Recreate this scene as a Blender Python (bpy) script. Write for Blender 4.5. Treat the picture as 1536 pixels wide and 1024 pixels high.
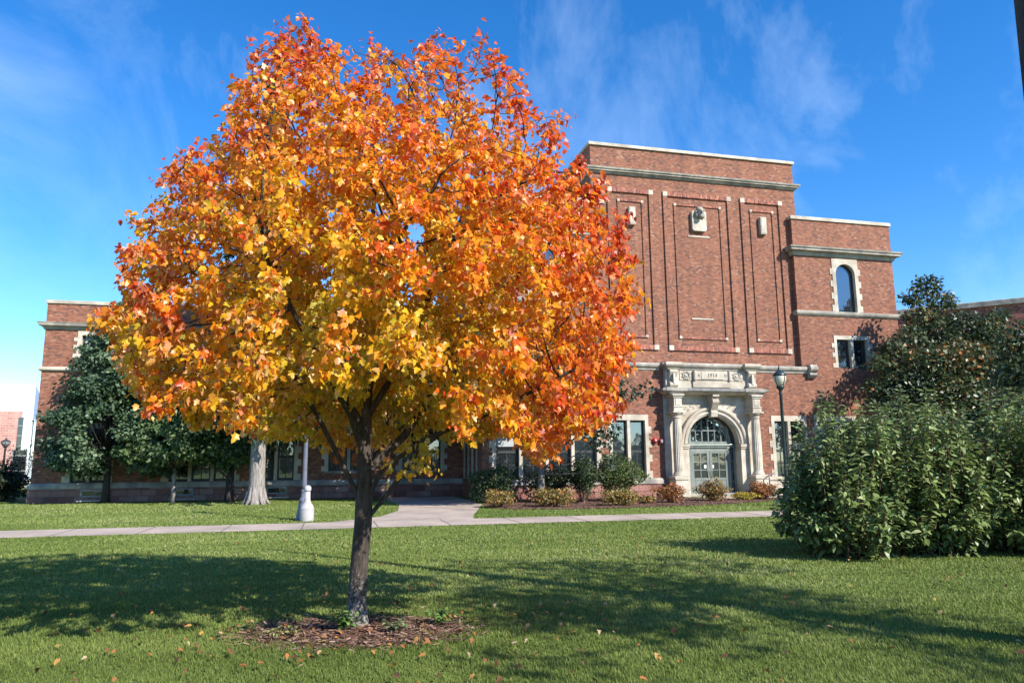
import bpy, math, random
import numpy as np
from mathutils import Vector, Matrix
R = math.radians
random.seed(4)
for o in list(bpy.data.objects):
    bpy.data.objects.remove(o)
scene = bpy.context.scene
C = scene.collection

# ------------------------------------------------------------------ camera
F, PITCH, ROLL, YAW, EYE = 1100.0, R(9.431), R(-.475), R(13.9), 1.6
fw = Vector((0, math.cos(PITCH), math.sin(PITCH)))
up0 = Vector((1, 0, 0)).cross(fw)
rt = Vector((1, 0, 0)) * math.cos(ROLL) + up0 * math.sin(ROLL)
upv = -Vector((1, 0, 0)) * math.sin(ROLL) + up0 * math.cos(ROLL)
CAM = Vector((0, 0, EYE))
cam = bpy.data.objects.new('camera', bpy.data.cameras.new('camera'))
C.objects.link(cam)
cam.data.sensor_width = 36.0
cam.data.lens = F / 1536 * 36
cam.data.clip_end = 3000
m = Matrix((rt, upv, -fw)).transposed().to_4x4()
m.translation = CAM
cam.matrix_world = m
scene.camera = cam


def ray(x, y):
    return fw + rt * ((x - 768) / F) - upv * ((y - 512) / F)


def at(x, y, Y):
    d = ray(x, y)
    return CAM + d * (Y / d.y)


def proj_np(p):
    q = p - np.array(CAM)
    z = q @ np.array(fw)
    return 768 + F * (q @ np.array(rt)) / z, 512 - F * (q @ np.array(upv)) / z


# ------------------------------------------------------------------ sky and sun
SUN_DIR = Vector((.77, -.64, .755)).normalized()
SUN_EL = math.asin(SUN_DIR.z)
SUN_AZ = math.atan2(SUN_DIR.x, SUN_DIR.y)
world = bpy.data.worlds.new('World')
scene.world = world
world.use_nodes = True


def nd(nt, typ, **kw):
    n = nt.nodes.new(typ)
    for k, v in kw.items():
        if k.startswith('i_'):
            key = k[2:]
            n.inputs[int(key) if key.isdigit() else key.replace('_', ' ')].default_value = v
        else:
            setattr(n, k, v)
    return n


def mth(nt, op, a, b=None, c=None):
    n = nt.nodes.new('ShaderNodeMath')
    n.operation = op
    for i, v in enumerate((a, b, c)):
        if v is None:
            continue
        if isinstance(v, (int, float)):
            n.inputs[i].default_value = v
        else:
            nt.links.new(v, n.inputs[i])
    return n.outputs[0]


def mixc(nt, fac, a, b, blend='MIX'):
    n = nt.nodes.new('ShaderNodeMix')
    n.data_type = 'RGBA'
    n.blend_type = blend
    for s, v in ((n.inputs[0], fac), (n.inputs[6], a), (n.inputs[7], b)):
        if isinstance(v, (int, float)):
            s.default_value = v
        elif isinstance(v, (tuple, list)):
            s.default_value = (*v, 1) if len(v) == 3 else v
        else:
            nt.links.new(v, s)
    return n.outputs[2]


def ramp(nt, fac, stops, interp='LINEAR'):
    n = nt.nodes.new('ShaderNodeValToRGB')
    cr = n.color_ramp
    cr.interpolation = interp
    while len(cr.elements) < len(stops):
        cr.elements.new(.5)
    for e, (p, c) in zip(cr.elements, stops):
        e.position = p
        e.color = (*c, 1) if len(c) == 3 else c
    nt.links.new(fac, n.inputs[0])
    return n.outputs[0]


nt = world.node_tree
bg = nt.nodes['Background']
sky = nd(nt, 'ShaderNodeTexSky', sky_type='NISHITA', sun_disc=False)
sky.sun_elevation = SUN_EL
sky.sun_rotation = SUN_AZ
sky.air_density = 1.0
sky.dust_density = 0.0
sky.altitude = 900
sky.ozone_density = 3.0
SKY_STRENGTH = .11
hs = nd(nt, 'ShaderNodeHueSaturation', i_Saturation=1.34, i_Value=1.32, i_Hue=.505)
nt.links.new(sky.outputs[0], hs.inputs['Color'])
tc = nd(nt, 'ShaderNodeTexCoord')
sx = nd(nt, 'ShaderNodeSeparateXYZ')
nt.links.new(tc.outputs['Generated'], sx.inputs[0])
mp = nd(nt, 'ShaderNodeMapping')
mp.inputs['Rotation'].default_value = (R(12), R(-38), R(6))
mp.inputs['Scale'].default_value = (3.2, 2.4, 2.0)
mp.inputs['Location'].default_value = (1.3, .4, 2.2)
nt.links.new(tc.outputs['Generated'], mp.inputs[0])
n1 = nd(nt, 'ShaderNodeTexNoise', i_Scale=1.3, i_Detail=12.0, i_Roughness=.62, i_Distortion=.5)
nt.links.new(mp.outputs[0], n1.inputs['Vector'])
n2 = nd(nt, 'ShaderNodeTexNoise', i_Scale=1.9, i_Detail=2.0, i_Roughness=.5)
nt.links.new(tc.outputs['Generated'], n2.inputs['Vector'])
c1 = ramp(nt, n1.outputs[0], [(.46, (0, 0, 0)), (.80, (1, 1, 1))])
c2 = ramp(nt, n2.outputs[0], [(.38, (.3, .3, .3)), (.66, (1, 1, 1))])
cm = mth(nt, 'MULTIPLY', mth(nt, 'MULTIPLY', c1, c2), .34)
skyc = mixc(nt, cm, hs.outputs[0], (6.2, 7.6, 9.2))
nt.links.new(skyc, bg.inputs['Color'])
bg.inputs['Strength'].default_value = SKY_STRENGTH

sun = bpy.data.objects.new('sun', bpy.data.lights.new('sun', 'SUN'))
C.objects.link(sun)
sun.data.energy = 5.0
sun.data.angle = R(.53)
sun.data.color = (1.0, .94, .84)
sun.rotation_euler = SUN_DIR.to_track_quat('Z', 'Y').to_euler()
scene.view_settings.view_transform = 'Standard'
scene.view_settings.look = 'None'
scene.view_settings.exposure = 0.85
scene.view_settings.gamma = 1
scene.cycles.max_bounces = 6
scene.cycles.transparent_max_bounces = 8


# ------------------------------------------------------------------ helpers
def tag(o, label=None, cat=None, group=None, kind=None):
    if label:
        o['label'] = label
    if cat:
        o['category'] = cat
    if group:
        o['group'] = group
    if kind:
        o['kind'] = kind
    return o


def empty(name, loc, label, cat, group=None, rz=0):
    o = bpy.data.objects.new(name, None)
    C.objects.link(o)
    o.location = loc
    o.rotation_euler = (0, 0, rz)
    o.empty_display_size = .3
    return tag(o, label, cat, group)


class MB:
    def __init__(s):
        s.v, s.f = [], []

    def quad(s, a, b, c, d):
        n = len(s.v)
        s.v += [tuple(a), tuple(b), tuple(c), tuple(d)]
        s.f.append((n, n + 1, n + 2, n + 3))
        return s

    def box(s, x0, x1, y0, y1, z0, z1):
        n = len(s.v)
        s.v += [(x0, y0, z0), (x1, y0, z0), (x1, y1, z0), (x0, y1, z0), (x0, y0, z1), (x1, y0, z1), (x1, y1, z1), (x0, y1, z1)]
        s.f += [(n, n + 3, n + 2, n + 1), (n + 4, n + 5, n + 6, n + 7), (n, n + 1, n + 5, n + 4), (n + 1, n + 2, n + 6, n + 5),
                (n + 2, n + 3, n + 7, n + 6), (n + 3, n, n + 4, n + 7)]
        return s

    def prism(s, poly, axis, a, b):
        """poly: 2D points; axis 'x': (y,z) poly swept in x; 'y': (x,z); 'z': (x,y)."""
        n, k = len(s.v), len(poly)
        for t in (a, b):
            for p, q in poly:
                s.v.append((t, p, q) if axis == 'x' else (p, t, q) if axis == 'y' else (p, q, t))
        s.f.append(tuple(n + i for i in range(k)))
        s.f.append(tuple(n + k + i for i in reversed(range(k))))
        for i in range(k):
            j = (i + 1) % k
            s.f.append((n + i, n + k + i, n + k + j, n + j))
        return s

    def lathe(s, prof, cx, cy, n=20, flute=0, fl_from=0, fl_to=0):
        base = len(s.v)
        for r, z in prof:
            for i in range(n):
                t = 2 * math.pi * i / n
                rr = r
                if flute and fl_from <= z <= fl_to:
                    rr = r * (1 - (.07 if i % 2 else 0))
                s.v.append((cx + rr * math.cos(t), cy + rr * math.sin(t), z))
        for j in range(len(prof) - 1):
            for i in range(n):
                k = (i + 1) % n
                s.f.append((base + j * n + i, base + j * n + k, base + (j + 1) * n + k, base + (j + 1) * n + i))
        s.f.append(tuple(base + i for i in reversed(range(n))))
        s.f.append(tuple(base + (len(prof) - 1) * n + i for i in range(n)))
        return s

    def tube(s, pts, rad, n=8, cap=True):
        pts = [Vector(p) for p in pts]
        base = len(s.v)
        ref = None
        for i, p in enumerate(pts):
            t = (pts[min(i + 1, len(pts) - 1)] - pts[max(i - 1, 0)])
            t = t.normalized() if t.length > 1e-9 else Vector((0, 0, 1))
            if ref is None:
                ref = t.orthogonal().normalized()
            ref = (ref - t * ref.dot(t))
            ref = ref.normalized() if ref.length > 1e-6 else t.orthogonal().normalized()
            b = t.cross(ref)
            for k in range(n):
                a = 2 * math.pi * k / n
                s.v.append(tuple(p + (ref * math.cos(a) + b * math.sin(a)) * rad[i]))
        for j in range(len(pts) - 1):
            for k in range(n):
                l = (k + 1) % n
                s.f.append((base + j * n + k, base + j * n + l, base + (j + 1) * n + l, base + (j + 1) * n + k))
        if cap:
            s.f.append(tuple(base + k for k in reversed(range(n))))
            s.f.append(tuple(base + (len(pts) - 1) * n + k for k in range(n)))
        return s

    def sphere(s, c, r, nu=14, nv=9):
        base = len(s.v)
        for j in range(nv + 1):
            ph = math.pi * j / nv
            for i in range(nu):
                th = 2 * math.pi * i / nu
                s.v.append((c[0] + r[0] * math.sin(ph) * math.cos(th), c[1] + r[1] * math.sin(ph) * math.sin(th), c[2] - r[2] * math.cos(ph)))
        for j in range(nv):
            for i in range(nu):
                k = (i + 1) % nu
                s.f.append((base + j * nu + i, base + j * nu + k, base + (j + 1) * nu + k, base + (j + 1) * nu + i))
        return s

    def build(s, name, mat, parent=None, smooth=False):
        me = bpy.data.meshes.new(name)
        me.from_pydata(s.v, [], s.f)
        me.materials.append(mat)
        if smooth:
            me.polygons.foreach_set('use_smooth', [True] * len(me.polygons))
        me.update()
        o = bpy.data.objects.new(name, me)
        C.objects.link(o)
        if parent is not None:
            o.parent = parent
        return o


def np_mesh(name, verts, faces, mat, parent=None, col=None, smooth=False):
    """verts (N,3), faces (M,k) all of one size, col (N,3)."""
    me = bpy.data.meshes.new(name)
    verts = np.ascontiguousarray(verts, np.float32)
    faces = np.ascontiguousarray(faces, np.int32)
    M, k = faces.shape
    me.vertices.add(len(verts))
    me.vertices.foreach_set('co', verts.ravel())
    me.loops.add(M * k)
    me.loops.foreach_set('vertex_index', faces.ravel())
    me.polygons.add(M)
    me.polygons.foreach_set('loop_start', np.arange(0, M * k, k, dtype=np.int32))
    me.polygons.foreach_set('loop_total', np.full(M, k, np.int32))
    if smooth:
        me.polygons.foreach_set('use_smooth', np.ones(M, bool))
    if col is not None:
        a = me.color_attributes.new('Col', 'FLOAT_COLOR', 'POINT')
        a.data.foreach_set('color', np.concatenate([col, np.ones((len(col), 1))], 1).astype(np.float32).ravel())
    me.materials.append(mat)
    me.update(calc_edges=True)
    me.validate()
    o = bpy.data.objects.new(name, me)
    C.objects.link(o)
    if parent is not None:
        o.parent = parent
    return o


# ------------------------------------------------------------------ materials
def newmat(name):
    mt = bpy.data.materials.new(name)
    mt.use_nodes = True
    t = mt.node_tree
    return mt, t, t.nodes['Principled BSDF'], t.nodes['Material Output']


def noise_mat(name, c0, c1, scale=6, rough=.7, bump=.0, bscale=None, detail=6, stretch=(1, 1, 1), spec=.3, metallic=0.0, c2=None, big=None):
    mt, t, p, out = newmat(name)
    tcn = nd(t, 'ShaderNodeTexCoord')
    mpn = nd(t, 'ShaderNodeMapping')
    mpn.inputs['Scale'].default_value = stretch
    t.links.new(tcn.outputs['Object'], mpn.inputs[0])
    n = nd(t, 'ShaderNodeTexNoise', i_Scale=scale, i_Detail=detail, i_Roughness=.62)
    t.links.new(mpn.outputs[0], n.inputs['Vector'])
    stops = [(.3, c0), (.7, c1)] if c2 is None else [(.28, c0), (.5, c1), (.72, c2)]
    col = ramp(t, n.outputs[0], stops)
    if big:
        nb = nd(t, 'ShaderNodeTexNoise', i_Scale=big[0], i_Detail=4.0)
        t.links.new(tcn.outputs['Object'], nb.inputs['Vector'])
        fb = ramp(t, nb.outputs[0], [(.42, (0, 0, 0)), (.68, (1, 1, 1))])
        col = mixc(t, mth(t, 'MULTIPLY', fb, big[2]), col, big[1])
    t.links.new(col, p.inputs['Base Color'])
    p.inputs['Roughness'].default_value = rough
    p.inputs['Specular IOR Level'].default_value = spec
    p.inputs['Metallic'].default_value = metallic
    if bump:
        n3 = nd(t, 'ShaderNodeTexNoise', i_Scale=bscale or scale * 3, i_Detail=5.0)
        t.links.new(mpn.outputs[0], n3.inputs['Vector'])
        b = nd(t, 'ShaderNodeBump', i_Strength=bump, i_Distance=.02)
        t.links.new(n3.outputs[0], b.inputs['Height'])
        t.links.new(b.outputs[0], p.inputs['Normal'])
    return mt


def brick_mat(name, bw, bh, stops, mortar, mz=.14, mx=.05, vertical=False, bump=.35, streak=(.06, .035, .03), rough=.85, blocknoise=0.0):
    mt, t, p, out = newmat(name)
    tcn = nd(t, 'ShaderNodeTexCoord')
    s = nd(t, 'ShaderNodeSeparateXYZ')
    t.links.new(tcn.outputs['Object'], s.inputs[0])
    U = mth(t, 'ADD', s.outputs[0], s.outputs[1])
    V = s.outputs[2]
    if vertical:
        U, V = V, U
    vb = mth(t, 'DIVIDE', V, bh)
    row = mth(t, 'FLOOR', vb)
    off = mth(t, 'MULTIPLY', mth(t, 'MODULO', mth(t, 'ADD', row, 1000), 2.0), .5)
    ub = mth(t, 'ADD', mth(t, 'DIVIDE', U, bw), off)
    colm = mth(t, 'FLOOR', ub)
    fu = mth(t, 'FRACT', ub)
    fv = mth(t, 'FRACT', vb)
    mort = mth(t, 'MAXIMUM', mth(t, 'LESS_THAN', fu, mx), mth(t, 'LESS_THAN', fv, mz))
    cxyz = nd(t, 'ShaderNodeCombineXYZ')
    t.links.new(colm, cxyz.inputs[0])
    t.links.new(row, cxyz.inputs[1])
    wn = nd(t, 'ShaderNodeTexWhiteNoise', noise_dimensions='2D')
    t.links.new(cxyz.outputs[0], wn.inputs['Vector'])
    col = ramp(t, wn.outputs['Value'], stops)
    n = nd(t, 'ShaderNodeTexNoise', i_Scale=.45, i_Detail=6.0, i_Roughness=.6)
    t.links.new(tcn.outputs['Object'], n.inputs['Vector'])
    fac = ramp(t, n.outputs[0], [(.45, (0, 0, 0)), (.8, (1, 1, 1))])
    col = mixc(t, mth(t, 'MULTIPLY', fac, .22), col, streak)
    nf = nd(t, 'ShaderNodeTexNoise', i_Scale=26.0, i_Detail=4.0)
    t.links.new(tcn.outputs['Object'], nf.inputs['Vector'])
    var = ramp(t, nf.outputs[0], [(.3, (.85, .85, .85)), (.7, (1.12, 1.12, 1.12))])
    col = mixc(t, 1.0, col, var, 'MULTIPLY')
    mpv = nd(t, 'ShaderNodeMapping')
    mpv.inputs['Scale'].default_value = (1.6, 1.6, .14)
    t.links.new(tcn.outputs['Object'], mpv.inputs[0])
    nv_ = nd(t, 'ShaderNodeTexNoise', i_Scale=1.5, i_Detail=6.0, i_Roughness=.65)
    t.links.new(mpv.outputs[0], nv_.inputs['Vector'])
    col = mixc(t, 1.0, col, ramp(t, nv_.outputs[0], [(.3, (.78, .77, .76)), (.62, (1.08, 1.08, 1.08))]), 'MULTIPLY')
    col = mixc(t, mort, col, mortar)
    t.links.new(col, p.inputs['Base Color'])
    p.inputs['Roughness'].default_value = rough
    p.inputs['Specular IOR Level'].default_value = .25
    h = mth(t, 'SUBTRACT', 1.0, mort)
    if blocknoise:
        h = mth(t, 'ADD', h, mth(t, 'MULTIPLY', nf.outputs[0], blocknoise))
        h = mth(t, 'ADD', h, mth(t, 'MULTIPLY', wn.outputs['Value'], .7))
    b = nd(t, 'ShaderNodeBump', i_Strength=bump, i_Distance=.012 if not blocknoise else .06)
    t.links.new(h, b.inputs['Height'])
    t.links.new(b.outputs[0], p.inputs['Normal'])
    return mt


BRICK_STOPS = [(0, (.10, .055, .047)), (.10, (.14, .062, .045)), (.22, (.20, .077, .046)), (.5, (.24, .092, .053)), (.8, (.272, .111, .064)), (.95, (.30, .134, .081)), (1, (.35, .20, .14))]
M = {}
M['brick'] = brick_mat('red_brick', .155, .068, BRICK_STOPS, (.27, .165, .13))
M['soldier'] = brick_mat('soldier_brick', .212, .075, [(0, (.12, .045, .04)), (.4, (.27, .08, .055)), (.8, (.38, .13, .08)), (1, (.46, .2, .13))], (.30, .2, .165), vertical=True, mz=.16)
M['brick_far'] = brick_mat('far_brick', .212, .0775, [(0, (.1, .045, .045)), (.4, (.25, .08, .06)), (1, (.38, .15, .1))], (.3, .2, .17))
M['sandstone'] = brick_mat('rough_sandstone', .62, .27, [(0, (.24, .105, .085)), (.4, (.36, .175, .14)), (.8, (.45, .25, .20)), (1, (.50, .32, .27))], (.22, .13, .11), mz=.09, mx=.045, bump=1.0, streak=(.2, .1, .08), blocknoise=1.6)
M['stone'] = noise_mat('limestone', (.41, .365, .295), (.59, .535, .445), 3.0, .8, .25, 40, big=(1.1, (.26, .215, .16), .7))
M['stone_grey'] = noise_mat('weathered_limestone', (.27, .245, .205), (.47, .435, .37), 4.0, .85, .3, 30, stretch=(1, 1, .4), big=(1.6, (.14, .135, .13), .7))
M['stone_dark'] = noise_mat('stained_limestone', (.13, .13, .13), (.27, .265, .25), 5.0, .85, .3, 30)
M['pinkbrick'] = brick_mat('pink_brick', .4, .2, [(0, (.40, .2, .17)), (1, (.52, .29, .25))], (.5, .36, .32))
M['white_panel'] = noise_mat('white_cladding', (.74, .75, .76), (.82, .82, .82), .5, .5)
M['blue_shade_panel'] = noise_mat('blue_shaded_cladding', (.30, .38, .62), (.36, .44, .68), .6, .5)  # blue-tinted shade of the white building's side, put into the colour
M['frame_dark'] = noise_mat('dark_window_frame', (.03, .034, .034), (.055, .06, .06), 8, .45)
M['frame_grey'] = noise_mat('grey_window_frame', (.20, .21, .21), (.28, .29, .29), 8, .5)
M['verdigris'] = noise_mat('weathered_door_paint', (.11, .135, .125), (.22, .24, .22), 5, .5, .1, 30, stretch=(1, 1, .3))
M['green_metal'] = noise_mat('dark_green_metal', (.010, .024, .028), (.022, .043, .047), 9, .38, spec=.5)
M['grey_metal'] = noise_mat('grey_metal', (.10, .105, .14), (.16, .165, .21), 9, .4, spec=.5)
M['white_paint'] = noise_mat('white_paint', (.33, .31, .315), (.46, .44, .44), 5, .6, big=(4, (.4, .37, .34), .4))
M['red_paint'] = noise_mat('red_paint', (.30, .015, .02), (.42, .03, .03), 8, .35)
M['paper'] = noise_mat('white_paper', (.75, .75, .73), (.82, .82, .8), 4, .7)
M['ink'] = noise_mat('incised_shadow', (.10, .09, .08), (.16, .145, .125), 8, .9)
M['blind'] = noise_mat('window_blind', (.30, .34, .36), (.44, .47, .48), 3, .7, stretch=(1, 1, 12))
M['orange_paper'] = noise_mat('orange_paper', (.55, .10, .02), (.75, .18, .03), 6, .7)
M['concrete'] = noise_mat('path_concrete', (.34, .27, .22), (.46, .375, .31), 1.2, .9, .3, 60, big=(.7, (.24, .20, .17), .7))
M['mulch'] = noise_mat('mulch_soil', (.05, .026, .018), (.15, .085, .06), 22, .95, 1.0, 50, c2=(.26, .17, .125))
M['bark'] = noise_mat('grey_bark', (.055, .046, .04), (.15, .13, .115), 9, .9, .9, 16, stretch=(2.4, 2.4, .55), c2=(.24, .215, .19))
M['bark_pale'] = noise_mat('pale_bark', (.11, .095, .085), (.24, .215, .2), 7, .9, .9, 14, stretch=(2.4, 2.4, .5), c2=(.36, .335, .32))
M['bark_dark'] = noise_mat('dark_bark', (.025, .02, .018), (.07, .058, .05), 9, .9, .8, 16, stretch=(2.4, 2.4, .5))
M['twig'] = noise_mat('brown_twig', (.06, .035, .025), (.13, .085, .06), 9, .8)


def maple_bark():
    mt, t, p, out = newmat('maple_bark')
    tcn = nd(t, 'ShaderNodeTexCoord')
    mpn = nd(t, 'ShaderNodeMapping')
    mpn.inputs['Scale'].default_value = (3, 3, .6)
    t.links.new(tcn.outputs['Object'], mpn.inputs[0])
    n = nd(t, 'ShaderNodeTexNoise', i_Scale=9.0, i_Detail=8.0, i_Roughness=.65)
    t.links.new(mpn.outputs[0], n.inputs['Vector'])
    col = ramp(t, n.outputs[0], [(.3, (.018, .013, .010)), (.5, (.052, .039, .030)), (.72, (.105, .083, .066))])
    # pale flecks thickening to the foot: the trunk's low sunlit band painted in
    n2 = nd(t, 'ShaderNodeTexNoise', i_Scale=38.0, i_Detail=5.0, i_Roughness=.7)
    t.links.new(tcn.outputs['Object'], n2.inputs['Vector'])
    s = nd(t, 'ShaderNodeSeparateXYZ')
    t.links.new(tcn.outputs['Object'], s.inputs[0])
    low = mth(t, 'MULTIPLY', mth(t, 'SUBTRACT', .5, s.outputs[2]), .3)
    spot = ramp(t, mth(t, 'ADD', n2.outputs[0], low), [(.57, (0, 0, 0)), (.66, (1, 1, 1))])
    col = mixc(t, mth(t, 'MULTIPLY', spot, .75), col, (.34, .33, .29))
    t.links.new(col, p.inputs['Base Color'])
    p.inputs['Roughness'].default_value = .9
    b = nd(t, 'ShaderNodeBump', i_Strength=1.0, i_Distance=.03)
    t.links.new(n.outputs[0], b.inputs['Height'])
    t.links.new(b.outputs[0], p.inputs['Normal'])
    return mt


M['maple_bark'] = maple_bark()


def glass_mat(name, tint, rough=.02, refl=.5):
    mt, t, p, out = newmat(name)
    p.inputs['Base Color'].default_value = (*tint, 1)
    p.inputs['Roughness'].default_value = .2
    g = nd(t, 'ShaderNodeBsdfGlossy')
    g.inputs['Color'].default_value = (.9, .95, 1, 1)
    g.inputs['Roughness'].default_value = rough
    n = nd(t, 'ShaderNodeTexNoise', i_Scale=1.3, i_Detail=2.0)
    tcn = nd(t, 'ShaderNodeTexCoord')
    t.links.new(tcn.outputs['Object'], n.inputs['Vector'])
    b = nd(t, 'ShaderNodeBump', i_Strength=.05, i_Distance=.05)
    t.links.new(n.outputs[0], b.inputs['Height'])
    t.links.new(b.outputs[0], g.inputs['Normal'])
    fr = nd(t, 'ShaderNodeLayerWeight', i_Blend=.3)
    f = mth(t, 'ADD', mth(t, 'MULTIPLY', fr.outputs['Fresnel'], .7), refl)
    mx = nd(t, 'ShaderNodeMixShader')
    t.links.new(f, mx.inputs[0])
    t.links.new(p.outputs[0], mx.inputs[1])
    t.links.new(g.outputs[0], mx.inputs[2])
    t.links.new(mx.outputs[0], out.inputs[0])
    return mt


M['glass'] = glass_mat('window_glass', (.012, .015, .018), refl=.16)
M['glass_dark'] = glass_mat('dark_door_glass', (.008, .01, .011), refl=.06)
M['glass_blue'] = glass_mat('fanlight_glass', (.012, .02, .026), refl=.55)
M['lamp_glass'] = noise_mat('frosted_lamp_glass', (.48, .45, .33), (.66, .63, .50), 3, .25, spec=.6)


def leaf_mat(name, trans=.35, rough=.45, spec=.4, back=None, backfac=.4):
    mt, t, p, out = newmat(name)
    a = nd(t, 'ShaderNodeAttribute', attribute_name='Col')
    col = a.outputs['Color']
    if back:
        g = nd(t, 'ShaderNodeNewGeometry')
        col = mixc(t, mth(t, 'MULTIPLY', g.outputs['Backfacing'], backfac), col, back)
    t.links.new(col, p.inputs['Base Color'])
    p.inputs['Roughness'].default_value = rough
    p.inputs['Specular IOR Level'].default_value = spec
    tr = nd(t, 'ShaderNodeBsdfTranslucent')
    t.links.new(a.outputs['Color'], tr.inputs['Color'])
    mx = nd(t, 'ShaderNodeMixShader')
    mx.inputs[0].default_value = trans
    t.links.new(p.outputs[0], mx.inputs[1])
    t.links.new(tr.outputs[0], mx.inputs[2])
    t.links.new(mx.outputs[0], out.inputs[0])
    return mt


M['maple_leaf'] = leaf_mat('maple_leaf', .52, .38, .6, (.80, .50, .36), .4)
M['leaf'] = leaf_mat('green_leaf', .22, .5, .35)
M['leaf_gloss'] = leaf_mat('glossy_leaf', .2, .42, .4, (.16, .2, .12), .3)
M['grass'] = leaf_mat('grass_blade', .35, .6, .2)
M['litter'] = leaf_mat('fallen_leaf', .15, .7, .25)


def lawn_mat():
    mt, t, p, out = newmat('lawn_ground')
    tcn = nd(t, 'ShaderNodeTexCoord')
    n = nd(t, 'ShaderNodeTexNoise', i_Scale=.35, i_Detail=7.0, i_Roughness=.6)
    t.links.new(tcn.outputs['Object'], n.inputs['Vector'])
    col = ramp(t, n.outputs[0], [(.3, (.09, .13, .025)), (.55, (.135, .18, .036)), (.75, (.19, .23, .06))])
    n2 = nd(t, 'ShaderNodeTexNoise', i_Scale=26.0, i_Detail=5.0, i_Roughness=.7)
    t.links.new(tcn.outputs['Object'], n2.inputs['Vector'])
    var = ramp(t, n2.outputs[0], [(.3, (.55, .55, .55)), (.7, (1.3, 1.3, 1.3))])
    col = mixc(t, 1.0, col, var, 'MULTIPLY')
    t.links.new(col, p.inputs['Base Color'])
    p.inputs['Roughness'].default_value = .9
    p.inputs['Specular IOR Level'].default_value = .15
    b = nd(t, 'ShaderNodeBump', i_Strength=.8, i_Distance=.03)
    t.links.new(n2.outputs[0], b.inputs['Height'])
    t.links.new(b.outputs[0], p.inputs['Normal'])
    return mt


M['lawn'] = lawn_mat()

# ------------------------------------------------------------------ building frame: local x along the front, y away from the camera, z up
OB = Vector((9.645, 35.87, 0))
CU = Vector((math.cos(YAW), math.sin(YAW), 0))
CD = Vector((-math.sin(YAW), math.cos(YAW), 0))


def W(bx, by, bz=0):
    return OB + CU * bx + CD * by + Vector((0, 0, bz))


def to_local(P):
    q = P[:, :2] - np.array(OB)[:2]
    return q @ np.array(CU)[:2], q @ np.array(CD)[:2]


# ------------------------------------------------------------------ ground
mb = MB()
mb.quad((-500, -500, 0), (500, -500, 0), (500, 900, 0), (-500, 900, 0))
tag(mb.build('lawn', M['lawn']), kind='structure')


def sheet(name, pts, z, mat, thick=.0, kind='structure'):
    b = MB()
    n = len(pts)
    b.v = [tuple(W(x, y, z)) for x, y in pts]
    b.f = [tuple(range(n))]
    if thick:
        b.v += [tuple(W(x, y, z - thick)) for x, y in pts]
        for i in range(n):
            j = (i + 1) % n
            b.f.append((i, n + i, n + j, j))
    return tag(b.build(name, mat), kind=kind)


PATH_FAR, PATH_NEAR = -10.7, -12.9
sheet('footpath', [(-80, PATH_NEAR), (70, PATH_NEAR), (70, PATH_FAR), (-80, PATH_FAR)], .012, M['concrete'])
FORK = [(-17.9, PATH_FAR + .02), (-13.8, PATH_FAR + .02), (-13.5, -9.2), (-12.0, -3.2), (-11.9, 4.6), (-15.6, 4.6), (-15.2, -2.2), (-15.6, -6.2), (-16.4, -8.9)]
sheet('side_path', FORK, .012, M['concrete'])
sheet('entrance_path', [(-1.7, -.66), (-1.0, -2.9), (40, -2.9), (40, -.66)], .016, M['concrete'])
BED = [(-11.3, -.1), (-2.0, -.1), (-2.0, -2.5), (-.9, -3.0), (1.2, -3.5), (.4, -4.7), (-1.6, -6.0), (-4.6, -7.2), (-9.0, -7.6), (-11.6, -7.0), (-12.4, -5.6)]
sheet('mulch_bed', BED, .02, M['mulch'])
# joints scored across the path
mb = MB()
for i in range(-40, 34):
    a, b = W(i * 1.9 + .4, PATH_NEAR + .01, .0165), W(i * 1.9 + .4, PATH_FAR - .01, .0165)
    d = CU * .014
    mb.quad(a - d, a + d, b + d, b - d)
tag(mb.build('path_joints', M['ink']), kind='structure')
# soil ring under the maple
TREE = Vector((-1.6, 7.76, 0))
rg = np.random.default_rng(8)
RING = []
for i in range(40):
    a = 2 * math.pi * i / 40
    r = 1 + .13 * math.sin(3 * a + 1) + .1 * math.sin(5 * a) + rg.uniform(-.06, .06)
    RING.append((TREE.x + .05 + 1.02 * r * math.cos(a), TREE.y - .28 + .62 * r * math.sin(a)))
mb = MB()
mb.v = [(x, y, .008) for x, y in RING]
mb.f = [tuple(range(40))]
tag(mb.build('soil_ring', M['mulch']), kind='structure')


def inside(poly, x, y):
    res = np.zeros(len(x), bool)
    n = len(poly)
    for i in range(n):
        x0, y0 = poly[i]
        x1, y1 = poly[(i + 1) % n]
        if y0 == y1:
            continue
        c = ((y0 > y) != (y1 > y)) & (x < (x1 - x0) * (y - y0) / (y1 - y0) + x0)
        res ^= c
    return res


# ------------------------------------------------------------------ leaf scattering
def frames(d, nrm):
    d = d / np.linalg.norm(d, axis=1, keepdims=True)
    x = np.cross(d, nrm)
    x /= np.linalg.norm(x, axis=1, keepdims=True) + 1e-9
    n = np.cross(x, d)
    return x, d, n


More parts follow.
